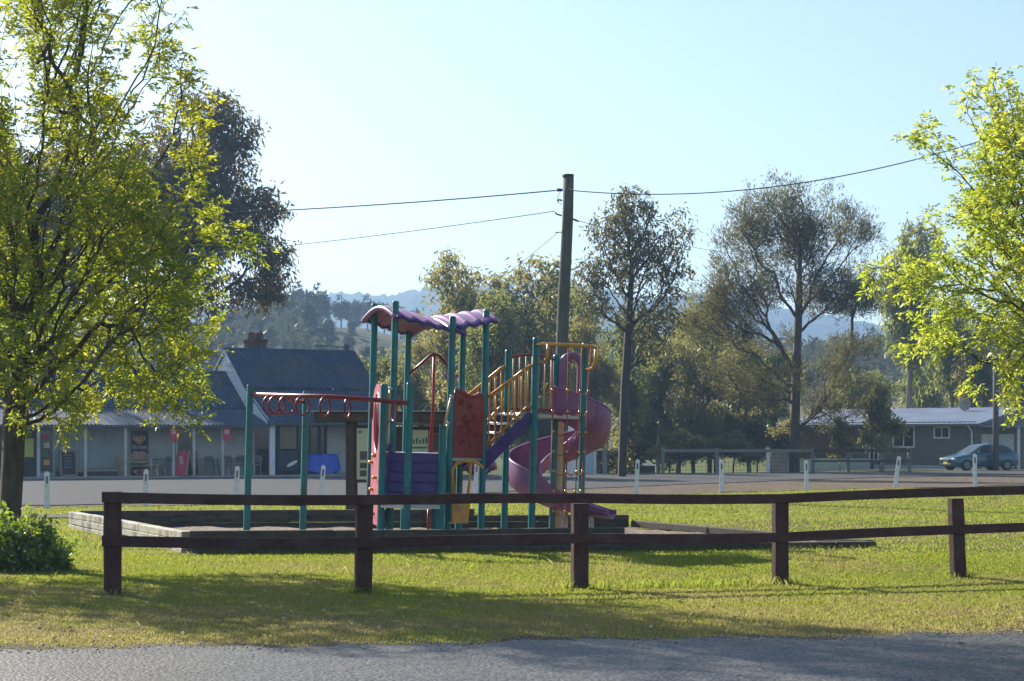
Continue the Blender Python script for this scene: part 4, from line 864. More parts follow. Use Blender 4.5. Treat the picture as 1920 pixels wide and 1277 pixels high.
M['tarp'] = pmat('blue_tarpaulin', (.015, .07, .5), (.02, .1, .6), 4, .45, .4, 6)
M['cover'] = pmat('black_cover', (.012, .014, .022), (.02, .022, .03), 4, .6, .2, 10)
M['chalk'] = pmat('chalkboard', (.02, .025, .03), (.035, .04, .045), 5, .8)
M['chalkline'] = pmat('chalk_marks', (.3, .32, .36), (.4, .42, .45), 9, .9)
M['yposter'] = pmat('yellow_poster', (.62, .60, .06), (.66, .64, .09), 3, .6)
M['sred'] = pmat('sign_red', (.55, .02, .05), (.6, .03, .06), 4, .45)
M['sorange'] = pmat('sign_orange', (.75, .35, .08), (.8, .4, .1), 4, .45)
M['spink'] = pmat('sign_pink', (.7, .4, .4), (.75, .45, .42), 4, .45)
M['scream'] = pmat('sign_cream', (.66, .62, .42), (.7, .66, .47), 4, .6)
M['sgreen'] = pmat('sign_green', (.05, .2, .1), (.06, .24, .12), 4, .6)
M['sbrown'] = pmat('sign_photo_brown', (.16, .12, .08), (.09, .07, .05), 6, .6)
M['alu'] = pmat('aluminium', (.55, .56, .57), (.62, .62, .62), 8, .35, metal=.8)
M['darkmetal'] = pmat('dark_metal', (.05, .055, .06), (.08, .085, .09), 8, .45, metal=.4)
SX, SY, ca, sa = -10.87, 86.0, math.cos(R(28.1)), math.sin(R(28.1))
shop = thing('shop', 'weatherboard shop with blue-grey corrugated roof and brick chimney across the road', 'building', (SX, SY, 0), rz=R(28.1))
def SU(px, v):
    t_ = (px - 960) / F; return (t_ * (SY + ca * v) - (SX - sa * v)) / (ca - sa * t_)
def SZ(px, py, v): return PZ(py, SY + sa * SU(px, v) + ca * v)
def sp(mb, name, mat, parent=None, smooth=False): return mb.build(name, mat, parent or shop, smooth, world=False)
WV = 1.7; UL, UR = -13.5, 6.3
Lp = [(0, 2.36), (3.0, 3.12), (5.7, 4.85)]; Mp = [(0, 2.50), (3.0, 4.06), (5.7, 5.97)]
def prof_z(pr_, v):
    v = v if v <= 5.7 else 11.4 - v; return float(np.interp(v, [p[0] for p in pr_], [p[1] for p in pr_]))
def sheet(u0, u1, p0, p1, name, dz=0.0, eave=False):
    n = max(2, int((u1 - u0) / .17)) * 4; d = Vector((0, p1[0] - p0[0], p1[1] - p0[1])); nrm = Vector((0, -d.z, d.y)).normalized(); rows = []
    for k in range(n + 1):
        u = u0 + (u1 - u0) * k / n; o_ = nrm * (.034 * math.sin(k * math.pi / 2) + dz); rows.append([Vector((u, p0[0], p0[1])) + o_, Vector((u, p1[0], p1[1])) + o_])
    return sp(MB().grid(rows), name, 'roofblue', None)
sheetn = 0
for pr_, u0, u1 in ((Lp, UL - .3, -.03), (Mp, -.1, UR + .3)):
    n = max(1, round((u1 - u0) / 1.6)); wu = (u1 - u0) / n
    for k in range(n):
        a, b = u0 + wu * k, u0 + wu * (k + 1) + .03; lift = .03 * (k % 2)
        sheet(a, b, (pr_[0][0] - .12, pr_[0][1] - .05), (pr_[1][0] + .05, pr_[1][1] + .015), 'roof_sheet', lift)
        sheet(a, b, (pr_[1][0] - .06, pr_[1][1] + .0), pr_[2], 'roof_sheet', .03 + lift)
    sheet(u0, u1, (11.4, pr_[0][1]), (5.7, pr_[2][1]), 'back_roof_sheet', .0)
    sp(MB().tube([(u0, 5.7, pr_[2][1] + .03), (u1, 5.7, pr_[2][1] + .03)], .07, 8), 'ridge_cap', 'roofblue')
    sp(MB().box(((u0 + u1) / 2, -.17, pr_[0][1] - .1), (u1 - u0, .12, .1)), 'gutter', 'darkmetal')
# gable end boards between the two roofs, barge board
z = 2.45
while z < 5.86:
    zb2 = z + .2
    def vm(q): return float(np.interp(q, [p[1] for p in Mp], [p[0] for p in Mp]))
    def vl(q): return float(np.interp(q, [p[1] for p in Lp], [p[0] for p in Lp])) if q < 4.85 else 11.4 - vm(q)
    a, b, c_, d_ = vm(z) , max(vl(z), vm(z) + .02), max(vl(zb2), vm(zb2) + .01), vm(zb2)
    if z < 4.85 and zb2 > 4.85: c_ = 5.9
    sp(MB().prism([(a, z), (b, z), (c_, zb2 - .004), (d_, zb2 - .004)], 0, 1, lambda p, t_: (.01 + (.03 if t_ else -.03 + .02 * ((p[1] - z) / .2)), p[0], p[1])), 'gable_board', 'wwhite'); z = zb2
for p0, p1 in ((Mp[0], Mp[1]), (Mp[1], Mp[2]), ((11.4, Mp[0][1]), Mp[2])):
    sp(MB().bar((-.09, p0[0], p0[1] - .07), (-.09, p1[0], p1[1] - .07), .04, .13), 'barge_board', 'wwhite')
sp(MB().box((-.2, 4.9, 5.22), (.3, .3, .22)), 'vent_box', 'wwhite')
# body of walls behind
sp(MB().box(((UL + UR) / 2, WV + 4, 1.2), (UR - UL, 7.6, 2.4)), 'wall', 'wboard')
sp(MB().prism([(WV + .2, 2.3), (5.7, 5.7), (9.6, 2.3)], UR - .06, UR - .01, lambda p, t_: (t_, p[0], p[1])), 'end_wall', 'wboard')
sp(MB().box(((UL + UR) / 2, 1.1, .03), (UR - UL + .4, 2.2, .14)), 'veranda_floor', 'slab')
def boards(px0, px1, z0, z1, mat='wboard'):
    u0, u1 = SU(px0, WV), SU(px1, WV); z = z0
    while z < z1 - .05:
        h = min(.18, z1 - z); sp(MB().prism([(0, 0), (-.055, .0), (-.012, h), (0, h)], u0, u1, lambda p, t_: (t_, WV + .17 + p[0], z + p[1])), 'weatherboard', mat); z += .18
def wbox(px0, px1, py0, py1, name, mat, dv=0.0, th=.05, parent=None):
    v = WV + .15 - dv; u0, u1 = SU(px0, v), SU(px1, v); z0, z1 = SZ((px0 + px1) / 2, py1, v), SZ((px0 + px1) / 2, py0, v)
    return sp(MB().box(((u0 + u1) / 2, v, (z0 + z1) / 2), (abs(u1 - u0), th, abs(z1 - z0))), name, mat, parent)
for a, b in ((278, 330), (364, 473), (612, 660), (668, 740)): boards(a, b, .2, 2.5)
# left end: dark door with yellow poster, side glass, ribbed cladding on a brick base
dr = wbox(-25, 72, 800, 893, 'shop_door', 'dark', .02)
wbox(40, 63, 822, 857, 'poster', 'yposter', .08, .01, dr); wbox(20, 44, 812, 890, 'door_glass', 'glass', .07, .02, dr)
for p_ in (-25, 18, 71, 101): wbox(p_ - 2.5, p_ + 2.5, 800, 894, 'frame', 'clad', .1)
wbox(76, 98, 808, 884, 'side_window', 'glass', .06, .03)
for k, (yy, col) in enumerate(((815, 'sred'), (830, 'scream'), (846, 'sgreen'), (862, 'sorange'))): wbox(79 + 3 * (k % 2), 90 + 3 * (k % 2), yy, yy + 10, 'window_sticker', col, .09, .01)
u0, u1 = SU(104, WV + .1), SU(236, WV + .1); n = int((u1 - u0) / .14) * 4; rows = []
for k in range(n + 1):
    u = u0 + (u1 - u0) * k / n; d_ = .02 * (1 if (k % 4) in (0, 1) else -1); rows.append([(u, WV + .06 + d_, .42), (u, WV + .06 + d_, 2.5)])
sp(MB().grid(rows), 'ribbed_cladding', 'clad')
wbox(104, 236, 884, 896, 'brick_base', 'brick', .06)
# sign door with heart logos
def heart(cx, cz, s, rings, v, parent):
    base = [(16 * math.sin(t_) ** 3, 13 * math.cos(t_) - 5 * math.cos(2 * t_) - 2 * math.cos(3 * t_) - math.cos(4 * t_)) for t_ in [2 * math.pi * k / 32 for k in range(32)]]
    for k, (f, mat) in enumerate(rings):
        sp(MB().prism([(cx + x * s * f / 16, cz + y * s * f * .8 / 16) for x, y in base], v - .012 - .008 * k, v - .004 - .008 * k, lambda p, t_: (p[0], t_, p[1])), 'heart_logo', mat, parent)
sg = wbox(246, 278, 808, 894, 'sign_door', 'dark', .04); v = WV + .075; uc = SU(261, v); 
heart(uc, SZ(261, 824, v), .30, ((1, 'spink'), (.8, 'sred'), (.6, 'sorange'), (.38, 'yposter'), (.2, 'sred')), v, sg)
heart(uc, SZ(261, 853, v), .28, ((1, 'spink'), (.8, 'sred'), (.62, 'spink'), (.35, 'sred')), v, sg)
heart(uc, SZ(261, 886, v), .26, ((1, 'spink'), (.75, 'sorange'), (.5, 'sred')), v, sg)
def text(body, size, loc, rot, mat, parent, name):
    cu = bpy.data.curves.new(name, 'FONT'); cu.body = body; cu.size = size; cu.align_x = 'CENTER'; cu.align_y = 'CENTER'; cu.extrude = .002
    o = bpy.data.objects.new(name, cu); COL.objects.link(o); dg = bpy.context.evaluated_depsgraph_get()
    me = bpy.data.meshes.new_from_object(o.evaluated_get(dg)); bpy.data.objects.remove(o); me.materials.clear(); me.materials.append(M[mat])
    o = bpy.data.objects.new(name, me); COL.objects.link(o); o.parent = parent; o.location = loc; o.rotation_euler = rot; return o
text('Streets', .24, (uc, v - .06, SZ(261, 838, v)), (R(90), 0, 0), 'white', sg, 'lettering')
text('Streets', .2, (uc, v - .06, SZ(261, 868, v)), (R(90), 0, 0), 'white', sg, 'lettering')
for a, b, y0, y1 in ((331, 362, 802, 866), ):
    wn = wbox(a, b, y0, y1, 'window', 'glass', .03, .03)
    for x in (a, b): wbox(x - 1.5, x + 1.5, y0, y1 + 2, 'frame', 'wwhite', .05, .06, wn)
    wbox(a, b, y1, y1 + 3, 'sill', 'wwhite', .06, .1, wn); wbox(a + 2, a + 16, y1 - 10, y1, 'white_bag', 'white', .07, .02, wn)
dr = wbox(476, 506, 802, 893, 'side_door', 'glass', .03, .03)
for x in (475, 507): wbox(x - 2, x + 2, 800, 894, 'frame', 'wboard', .06, .08, dr)
wn = wbox(517, 612, 790, 868, 'shop_window', 'glass', .03, .03)
wbox(524, 556, 793, 866, 'tan_reflection', 'glasstan', .06, .01, wn)  # tan reflection on the window, painted as a coloured pane
for x in (517, 523, 558, 567, 580, 611): wbox(x - 1.8, x + 1.8, 789, 869, 'mullion', 'dark', .075, .05, wn)
wbox(517, 612, 866, 893, 'window_apron', 'dark', .03, .03, wn)
for px in (72, 160, 235, 325, 363, 417, 510, 651, 715):
    u = SU(px, .12); zt_ = prof_z(Lp if u < -.2 else Mp, .12) - .06; sp(MB().cbox((u, .12, zt_ / 2 + .03), (.13 if px != 510 else .26, .12, zt_), .012), 'veranda_post', 'wboard' if px != 510 else 'wwhite')
sp(MB().box(((UL) / 2, .12, 2.26), (-UL - .1, .08, .12)), 'veranda_beam', 'timber'); sp(MB().box((UR / 2 + .0, .121, 2.38), (UR - .1, .08, .14)), 'veranda_beam', 'timber')
# chimney, roof vent, aerial and flue on the ridge
u = SU(481, 6.4); zc_ = SZ(481, 655, 6.4)
ch = sp(MB().cbox((u, 6.5, zc_ - .3), (.86, .62, 1.4), .02).cbox((u, 6.5, zc_ + .42), (1.02, .76, .12), .03).cbox((u, 6.5, zc_ + .30), (.94, .68, .1), .02), 'chimney', 'brick')
for du in (-.2, .2): sp(MB().tube([(u + du, 6.5, zc_ + .48), (u + du, 6.5, zc_ + .78), (u + du * .9, 6.5, zc_ + .84)], [.19, .17, .05], 10), 'chimney_pot', 'brick', ch)
u = SU(522, 6.0); sp(MB().ball((u, 6.0, SZ(522, 655, 6.0)), .2, 12, 8, (1, 1, .9)), 'roof_vent', 'alu', None, True)
u = SU(650, 5.8); zt_ = SZ(650, 648, 5.8); sp(MB().cbox((u, 5.8, zt_ - .4), (.22, .2, .9), .02), 'flue', 'darkmetal')
an = sp(MB().tube([(u - .05, 5.7, zt_ - .1), (u - 1.75, 5.5, zt_ - .02)], .02, 6), 'aerial', 'darkmetal')
for k in range(9): sp(MB().tube([(u - .15 - k * .19, 5.35, zt_ - .07), (u - .15 - k * .19, 5.85, zt_ - .07)], .009, 5), 'aerial_element', 'darkmetal', an)
# things on the veranda
def W2(u, v, z=0.1): return Vector((SX + ca * u - sa * v, SY + sa * u + ca * v, z))
RZ = R(28.1)
def sthing(name, label, cat, px, v, group=None, rz=0.0, z=.1): return thing(name, label, cat, W2(SU(px, v), v, z), group, RZ + rz)
def lp(mb, name, mat, parent, smooth=False): return mb.build(name, mat, parent, smooth, world=False)
o = sthing('chalkboard', 'framed chalkboard leaning on the green cladding', 'sign board', 129, 1.3); tl = Matrix.Rotation(R(-8), 3, 'X')
lp(MB().box(tl @ Vector((0, 0, .56)), (.6, .03, 1.02), tl), 'board', 'chalk', o)
for c_, d_ in (((0, -.02, .03), (.74, .06, .07)), ((0, -.02, 1.1), (.74, .06, .07)), ((-.335, -.02, .56), (.07, .06, 1.12)), ((.335, -.02, .56), (.07, .06, 1.12))): lp(MB().box(tl @ Vector(c_), d_, tl), 'frame', 'benchwood', o)
for k in range(5): lp(MB().box(tl @ Vector((-.03 + .02 * (k % 3), -.018, .92 - .13 * k)), (.36 - .05 * (k % 2), .004, .025), tl), 'chalk_line', 'chalkline', o)
def aframe(px, v, label, mat, rz):
    o = sthing('sandwich_board', label, 'sign board', px, v, None, rz)
    for s_ in (-1, 1):
        tl = Matrix.Rotation(R(-14 * -s_), 3, 'X'); lp(MB().box(Vector((0, s_ * .16, .56)), (.56, .03, 1.1), tl), 'panel', mat if s_ < 0 else 'chalk', o)
        for dx in (-.29, .29): lp(MB().box(Vector((dx, s_ * .165, .56)), (.045, .05, 1.16), tl), 'frame', 'benchwood', o)
    lp(MB().box((0, -.215, .62), (.2, .004, .5), Matrix.Rotation(R(14), 3, 'X')), 'picture', 'spink', o)
    return o
aframe(345, .1, 'red and white sandwich board standing by the veranda', 'sred', R(-48)); aframe(357, .5, 'dark chalk sandwich board just behind the red one', 'chalk', R(-40))
for px, lb in ((425, 'red hanging flag between veranda posts right of the window'), (326, 'red hanging flag beside the window post')):
    o = sthing('hanging_flag', lb, 'flag', px, -.02, 'red flags under the veranda', 0, SZ(px, 797, 0)); lp(MB().prism([(-.2, 0), (.2, 0), (.2, -.62), (.05, -.78), (-.15, -.66)], -.012, .012, lambda p, t_: (p[0], t_, p[1])), 'cloth', 'sred', o); lp(MB().box((0, -.016, -.3), (.2, .004, .2)), 'emblem', 'spink', o)
o = sthing('bench', 'pale timber bench under the heart sign door', 'bench', 253, .75)
for y in (-.2, -.07, .06): lp(MB().box((0, y, .44), (1.5, .11, .04)), 'seat_slat', 'benchwood', o)
for z_ in (.62, .76, .9): lp(MB().box((0, .2, z_), (1.5, .035, .1)), 'back_slat', 'benchwood', o)
for x in (-.66, .66):
    for y in (-.2, .2): lp(MB().box((x, y, .22 if y < 0 else .48), (.07, .06, .44 if y < 0 else .96)), 'leg', 'benchwood', o)
o = sthing('timber_crate', 'slatted timber crate beside the bench', 'crate', 285, .9)
for k in range(4): lp(MB().box((0, -.2, .08 + .13 * k), (.5, .03, .1)), 'slat', 'benchwood', o)
for k in range(4): lp(MB().box((0, .2, .08 + .13 * k), (.5, .03, .1)), 'slat', 'benchwood', o)
for x in (-.22, .22): lp(MB().box((x, 0, .27), (.03, .36, .5)), 'end_panel', 'benchwood', o)
def table(px, v, label):
    o = sthing('cafe_table', label, 'table', px, v, 'cafe tables on the veranda'); lp(MB().cbox((0, 0, .73), (1.3, .7, .03), .008), 'table_top', 'darkmetal', o)
    for x in (-.55, .55):
        for y in (-.28, .28): lp(MB().tube([(x * .8, y, .71), (x, y, 0)], .018, 6), 'leg', 'darkmetal', o)
def chair(px, v, label, mat, rz):
    o = sthing('cafe_chair', label, 'chair', px, v, 'cafe chairs on the veranda', rz); lp(MB().cbox((0, 0, .45), (.44, .42, .025), .008), 'seat', mat, o)
    lp(MB().tube([(-.21, .2, .45), (-.23, .26, .78), (-.15, .27, .86), (.15, .27, .86), (.23, .26, .78), (.21, .2, .45)], .014, 6), 'back_frame', mat, o)
    for z_ in (.6, .7, .8): lp(MB().box((0, .25, z_), (.42, .012, .06)), 'back_slat', mat, o)
    for x in (-.2, .2):
        lp(MB().tube([(x, -.19, .45), (x * 1.1, -.24, 0)], .013, 6), 'leg', mat, o); lp(MB().tube([(x, .19, .45), (x * 1.1, .26, 0)], .013, 6), 'leg', mat, o)
table(385, .95, 'dark metal cafe table behind the red sandwich board'); table(440, 1.0, 'dark metal cafe table left of the side door'); table(310, 1.0, 'dark metal cafe table below the white boards near the bench')
chair(296, .55, 'silver cafe chair next to the timber crate', 'alu', R(20)); chair(318, .5, 'dark cafe chair under the left flag', 'darkmetal', R(-30)); chair(398, .4, 'dark cafe chair behind the chalk sandwich board', 'darkmetal', R(15)); chair(452, .45, 'dark curved cafe chair beside the ring-bar post', 'darkmetal', R(-20)); chair(476, .35, 'silver cafe chair before the side door', 'alu', R(-60)); chair(425, .5, 'dark cafe chair below the right flag', 'darkmetal', R(160))
o = sthing('gas_barbecue', 'barbecue under a black cover with white emblem', 'barbecue', 536, .8)
lp(MB().cbox((0, 0, .62), (1.14, .6, 1.1), .09), 'cover', 'cover', o); lp(MB().prism([(.26 * math.cos(a) , .09 * math.sin(a) + .12 * math.cos(a)) for a in [k * .4 for k in range(16)]], -.306, -.301, lambda p, t_: (p[0] + .18, t_, p[1] + .5)), 'emblem', 'white', o)
for x in (-.45, -.15, .15, .45): lp(MB().tube([(x, -.2, .07), (x, -.2, -.03)], .04, 8), 'castor', 'dark', o)
o = sthing('tarpaulin_stack', 'goods covered by a bright blue tarpaulin below the shop window', 'tarpaulin', 603, .85); rows = []
for j in range(12):
    f = j / 11; row = []
    for i in range(29):
        a = 2 * math.pi * i / 28; sq_ = 1 / max(abs(math.cos(a)), abs(math.sin(a))); sq_ = min(sq_, 1.28); z_ = .92 if f < .4 else .92 - (f - .4) / .6 * (.82 + .08 * math.sin(3 * a)); e = min(f / .4, 1) + (max(0, f - .4) * (.25 + .12 * math.sin(7 * a + 1)))
        row.append((.7 * e * sq_ * math.cos(a), .34 * e * sq_ * math.sin(a), z_ + .02 * math.sin(5 * a + f * 6)))
    rows.append(row)
lp(MB().grid(rows), 'sheet', 'tarp', o, True); lp(MB().box((-.55, 0, .4), (.5, .5, .75)), 'covered_box', 'cover', o)
# ---------------------------------------------------------------- information shelter behind the play tower
D = 42; x0, x1 = PX(590, D), PX(862, D)
sh = thing('information_shelter', 'dark timber information shelter with cream notice panels behind the tower', 'shelter', (PX(655, D), D, 0))
MB().cbox(((x0 + x1) / 2, D + .5, 2.14), (x1 - x0, 1.5, .22), .02).build('fascia', 'timber', sh)
MB().box(((x0 + x1) / 2, D + .5, 2.262), (x1 - x0 + .14, 1.66, .018)).build('roof_sheet', 'galv', sh)
for px in (656, 846):
    for dy in (-.0, 1.0): MB().cbox((PX(px, D), D + dy, 1.0), (.17, .15, 2.3), .01).build('post', 'timber', sh)
def spanel(px0, px1, py0, py1, dd, name, mat, parent, th=.03): return MB().box((PX((px0 + px1) / 2, D), D + dd, PZ((py0 + py1) / 2, D)), ((px1 - px0) / F * D, th, (py1 - py0) / F * D)).build(name, mat, parent)
bd = spanel(664, 700, 797, 905, .02, 'panel_frame', 'timber', sh, .05); nb = spanel(669, 692, 803, 899, -.01, 'notice_panel', 'scream', bd)
for y0, y1 in ((846, 862), (868, 878), (882, 893)): spanel(675, 689, y0, y1, -.03, 'notice_picture', 'sbrown', bd, .01)
spanel(672, 678, 808, 812, -.03, 'notice_emblem', 'sgreen', bd, .01)
bd = spanel(722, 838, 800, 905, .3, 'panel_frame', 'timber', sh, .05); spanel(768, 802, 806, 848, .26, 'notice_panel', 'scream', bd); spanel(806, 834, 812, 850, .26, 'notice_panel', 'sbrown', bd)
for k, (x_, h_) in enumerate(((773, 8), (779, 11), (785, 7), (791, 10), (797, 12))): spanel(x_, x_ + 3.4, 832 - h_, 832, .235, 'green_print', 'sgreen', bd, .008)
spanel(772, 800, 838, 841, .235, 'green_print', 'sgreen', bd, .008)
# ---------------------------------------------------------------- grey house
M['hboard'] = pmat('grey_brown_weatherboard', (.15, .14, .12), (.18, .165, .145), 2, .65, .1, 20, stretch=(1, 1, 6))
M['hroof'] = pmat('pale_zinc_roof', (.19, .225, .30), (.24, .275, .345), .8, .55, .02, 8, spec=.3)
M['hbrick'] = pmat('red_brown_brick', (.12, .062, .043), (.095, .05, .035), 5, .85, .3, 8)
M['pblue'] = pmat('pale_blue_skirting', (.42, .52, .54), (.48, .57, .58), 2, .6)
HA = R(-42); hca, hsa = math.cos(HA), math.sin(HA); HX0, HY0 = PX(1830, 114), 114.0; HL, HW = 13.2, 5.4
house = thing('grey_house', 'low grey weatherboard house with pale metal roof at right', 'building', (HX0, HY0, -.25), rz=HA)
def HU(px, v=0): 
    t_ = (px - 960) / F; return (t_ * (HY0 + hca * v) - (HX0 - hsa * v)) / (hca - hsa * t_)
def HZ(px, py, v=0): return PZ(py, HY0 + hsa * HU(px, v) + hca * v) + .25
def hp_(mb, name, mat, parent=None): return mb.build(name, mat, parent or house, world=False)
ez, rzz = 2.95, 3.95
hp_(MB().box((-HL / 2, HW, 1.4), (HL - .1, 2 * HW - .1, 2.8)), 'wall', 'hboard')
rows = []; z = .35; prof = []
while z < ez: prof += [(-.035, z), (-.005, z + .15)]; z += .15
n = len(prof); mb = MB()
for k in range(n - 1): mb.add([(-HL, prof[k][0], prof[k][1]), (.02, prof[k][0], prof[k][1]), (.02, prof[k + 1][0], prof[k + 1][1]), (-HL, prof[k + 1][0], prof[k + 1][1])], [(0, 1, 2, 3)])
tag(hp_(mb, 'weatherboards', 'hboard'), kind='stuff')
hp_(MB().box((-HL + 2.4, -.06, 1.5), (4.8, .08, 2.9)), 'brick_end', 'hbrick')
hp_(MB().prism([(0, .0), (2 * HW, 0), (2 * HW, ez), (HW, rzz), (0, ez)], -.06, .02, lambda p, t_: (t_, p[0], p[1])), 'gable_wall', 'hboard')
for s_ in (0, 1):
    p0, p1 = ((-.45, ez - .04), (HW, rzz + .03)) if s_ == 0 else ((2 * HW + .45, ez - .04), (HW, rzz + .03)); n = 10; wu = (HL + .9) / n
    for k in range(n):
        a = -HL - .4 + wu * k; m_ = 24; rows = []
        for i in range(m_ + 1): rows.append([(a + wu * i / m_, p0[0], p0[1] + (.02 if i % 6 == 0 else 0)), (a + wu * i / m_, p1[0], p1[1] + (.02 if i % 6 == 0 else 0))])
        hp_(MB().grid(rows), 'roof_sheet', 'hroof')
hp_(MB().box((-HL / 2, -.5, ez - .1), (HL + .9, .12, .13)), 'gutter', 'hboard')
hp_(MB().bar((.46, -.5, ez - .1), (.46, HW, rzz - .05), .05, .16), 'barge_board', 'hboard')
dp = hp_(MB().tube([(HU(1822), -.5, ez - .14), (HU(1824), -.12, ez - .5), (HU(1824), -.1, .1)], .05, 8), 'downpipe', 'white')
def hwin(px0, px1, py0, py1, label=None):
    u0, u1 = HU(px0), HU(px1); z0, z1 = HZ(px0, py1), HZ(px0, py0); w_ = hp_(MB().box(((u0 + u1) / 2, -.045, (z0 + z1) / 2), (u1 - u0, .03, z1 - z0)), 'window', 'glass'); t_ = .09
    for c_, d_ in (((u0, z0 / 2 + z1 / 2), (t_, z1 - z0 + t_)), ((u1, z0 / 2 + z1 / 2), (t_, z1 - z0 + t_)), ((u0 / 2 + u1 / 2, z0 / 2 + z1 / 2), (t_ * .7, z1 - z0 - t_))): hp_(MB().box((c_[0], -.07, c_[1]), (d_[0], .06, d_[1])), 'frame', 'white', w_)
    for zz in (z0, z1): hp_(MB().box(((u0 + u1) / 2, -.072, zz), (u1 - u0 - t_, .06, t_)), 'frame', 'white', w_)
hwin(1753, 1781, 801, 821); hwin(1676, 1715, 800, 838); hwin(1578, 1592, 803, 863); hwin(1632, 1648, 805, 863)
hp_(MB().box((.045, 2.6, 1.25), (.04, 4.0, 2.1)), 'garage_door', 'white')
for k in range(5): hp_(MB().box((2.6, .3 + k * 1.3, 1.35), (.12, .12, 2.7)), 'carport_post', 'white')
hp_(MB().box((1.5, 2.9, 2.75), (2.6, 6.2, .1)), 'carport_roof', 'hroof')
hp_(MB().box((-HL + 3.0, -.4, .38), (6.4, .06, .85)), 'skirting', 'pblue'); hp_(MB().box((-HL + 9.4, -.12, .22), (6.2, .06, .42)), 'skirting', 'pblue')
M['tanbin'] = pmat('tan_grey', (.34, .29, .24), (.38, .33, .27), 3, .7)
o = thing('satellite_dish', 'pale satellite dish on the ridge of the grey house', 'satellite dish', P(1812, 770, 119)); rows = []
for j in range(7):
    rr = .42 * j / 6; rows.append([(rr * math.cos(a) , -.25 * (rr / .42) ** 2 + .1, .4 + rr * math.sin(a)) for a in [2 * math.pi * k / 20 for k in range(21)]])
d_ = lp(MB().grid(rows), 'dish', 'tanbin', o, True); d_.modifiers.new('t', 'SOLIDIFY').thickness = .02
lp(MB().tube([(0, .12, .4), (0, .2, .2), (0, .2, -.6)], .03, 6), 'mast', 'galv', o); lp(MB().tube([(0, -.1, .0), (0, -.5, .5)], .015, 5), 'arm', 'galv', o); o.scale = (1.05, 1, .95); o.rotation_euler = (0, 0, R(-50))
D = 104; o = thing('utility_pole', 'slim grey utility pole in front of the grey house', 'utility pole', (PX(1867, D), D, 0)); lp(MB().tube([(0, 0, -.2), (.0, 0, 3), (0, 0, 6.2)], [.17, .16, .15], 10), 'shaft', 'pole', o, True); lp(MB().tube([(0, 0, 6.15), (0, 0, 6.22)], .16, 10), 'cap', 'galv', o)
# ---------------------------------------------------------------- white shed, low shed, rail fence, bits
D = 93; o = thing('white_shed', 'white shed partly hidden behind the spiral slide', 'shed', (PX(1089, D), D + .8, 0)); W_ = 58 / F * D
lp(MB().box((0, 0, 1.05), (W_, 1.6, 2.1)), 'wall', 'white', o); lp(MB().prism([(-.95, 2.1), (.95, 2.1), (0, 2.5)], -W_ / 2 - .1, W_ / 2 + .1, lambda p, t_: (t_, p[0], p[1])), 'roof', 'hroof', o)
dd_ = lp(MB().box((.3, -.82, .98), (.62, .03, 1.8)), 'door', 'pblue', o); lp(MB().box((.08, -.85, 1.0), (.04, .04, .1)), 'handle', 'dark', dd_)
D = 118; xa_, xb_ = PX(1085, D), PX(1236, D); zr, ze = PZ(851, D), PZ(873, D); o = thing('low_cottage', 'low cottage with shiny pale roof beyond the road crest', 'building', ((xa_ + xb_) / 2, D, -2.4)); W_ = xb_ - xa_
lp(MB().box((0, 2, (ze + 2.4) / 2), (W_ - .5, 4, ze + 2.4)), 'wall', 'hboard', o)
lp(MB().add([(-W_ / 2, -.3, ze + 2.4), (W_ / 2, -.3, ze + 2.4), (W_ / 2, 4.3, ze + 2.4), (-W_ / 2, 4.3, ze + 2.4), (-W_ / 2 + 1.6, 2, zr + 2.4), (W_ / 2 - 2.4, 2, zr + 2.4)], [(0, 1, 5, 4), (1, 2, 5), (2, 3, 4, 5), (3, 0, 4), (0, 3, 2, 1)]), 'roof', 'hroof', o)
for x in (-.9, .8): w_ = lp(MB().box((x, -.02, ze + 1.9), (.8, .06, .5)), 'window', 'glass', o); lp(MB().box((x, -.03, ze + 2.18), (.9, .09, .06)), 'frame', 'white', w_)
D = 97; fo = thing('paddock_fence', 'grey timber rail fence along the far side of the road', 'fence', (PX(1245, D), D, 0))
M['oldrail'] = pmat('old_grey_timber', (.19, .18, .155), (.26, .245, .21), 4, .85, .5, 12, stretch=(1, 5, 5))
fpx = [1243, 1345, 1440, 1524, 1590, 1655, 1705]
for k, px in enumerate(fpx):
    dd_ = D + .35 * k; MB().cbox((PX(px, dd_), dd_, .62), (.18, .16, 1.34), .02).build('post', 'oldrail' if px != 1440 else 'white', fo)
for k in range(len(fpx) - 1):
    for hz in ((1.14,) if k < 3 else (1.14, .6)):
        a = Vector((PX(fpx[k], D + .35 * k), D + .35 * k - .12, hz)); b = Vector((PX(fpx[k + 1], D + .35 * k + .35), D + .35 * k + .23, hz)); MB().bar(a, b, .06, .15 if hz > 1 else .10).build('rail', 'oldrail' if k < 3 else 'timber', fo)
mb = MB(); a, b = Vector((PX(1243, D), D + .06, 0)), Vector((PX(1524, D + 1), D + 1.06, 0))
for k in range(5): mb.tube([a + Vector((0, 0, .15 + k * .2)), b + Vector((0, 0, .15 + k * .2))], .008, 4)
for k in range(40): p = a.lerp(b, k / 39); mb.tube([p + Vector((0, 0, .1)), p + Vector((0, 0, 1.0))], .006, 4)
tag(mb.build('wire_mesh', 'wire', fo), kind='stuff')
o = thing('storage_bin', 'tan box with white scalloped lid beside the pine trunk', 'bin', (PX(1463, 98), 98.6, 0)); lp(MB().cbox((0, 0, .56), (.92, .7, 1.12), .03), 'body', pmat('tan_bin', (.34, .27, .18), (.38, .3, .2), 3, .7), o); lp(MB().cbox((0, 0, 1.16), (1.0, .8, .1), .03), 'lid', 'white', o)
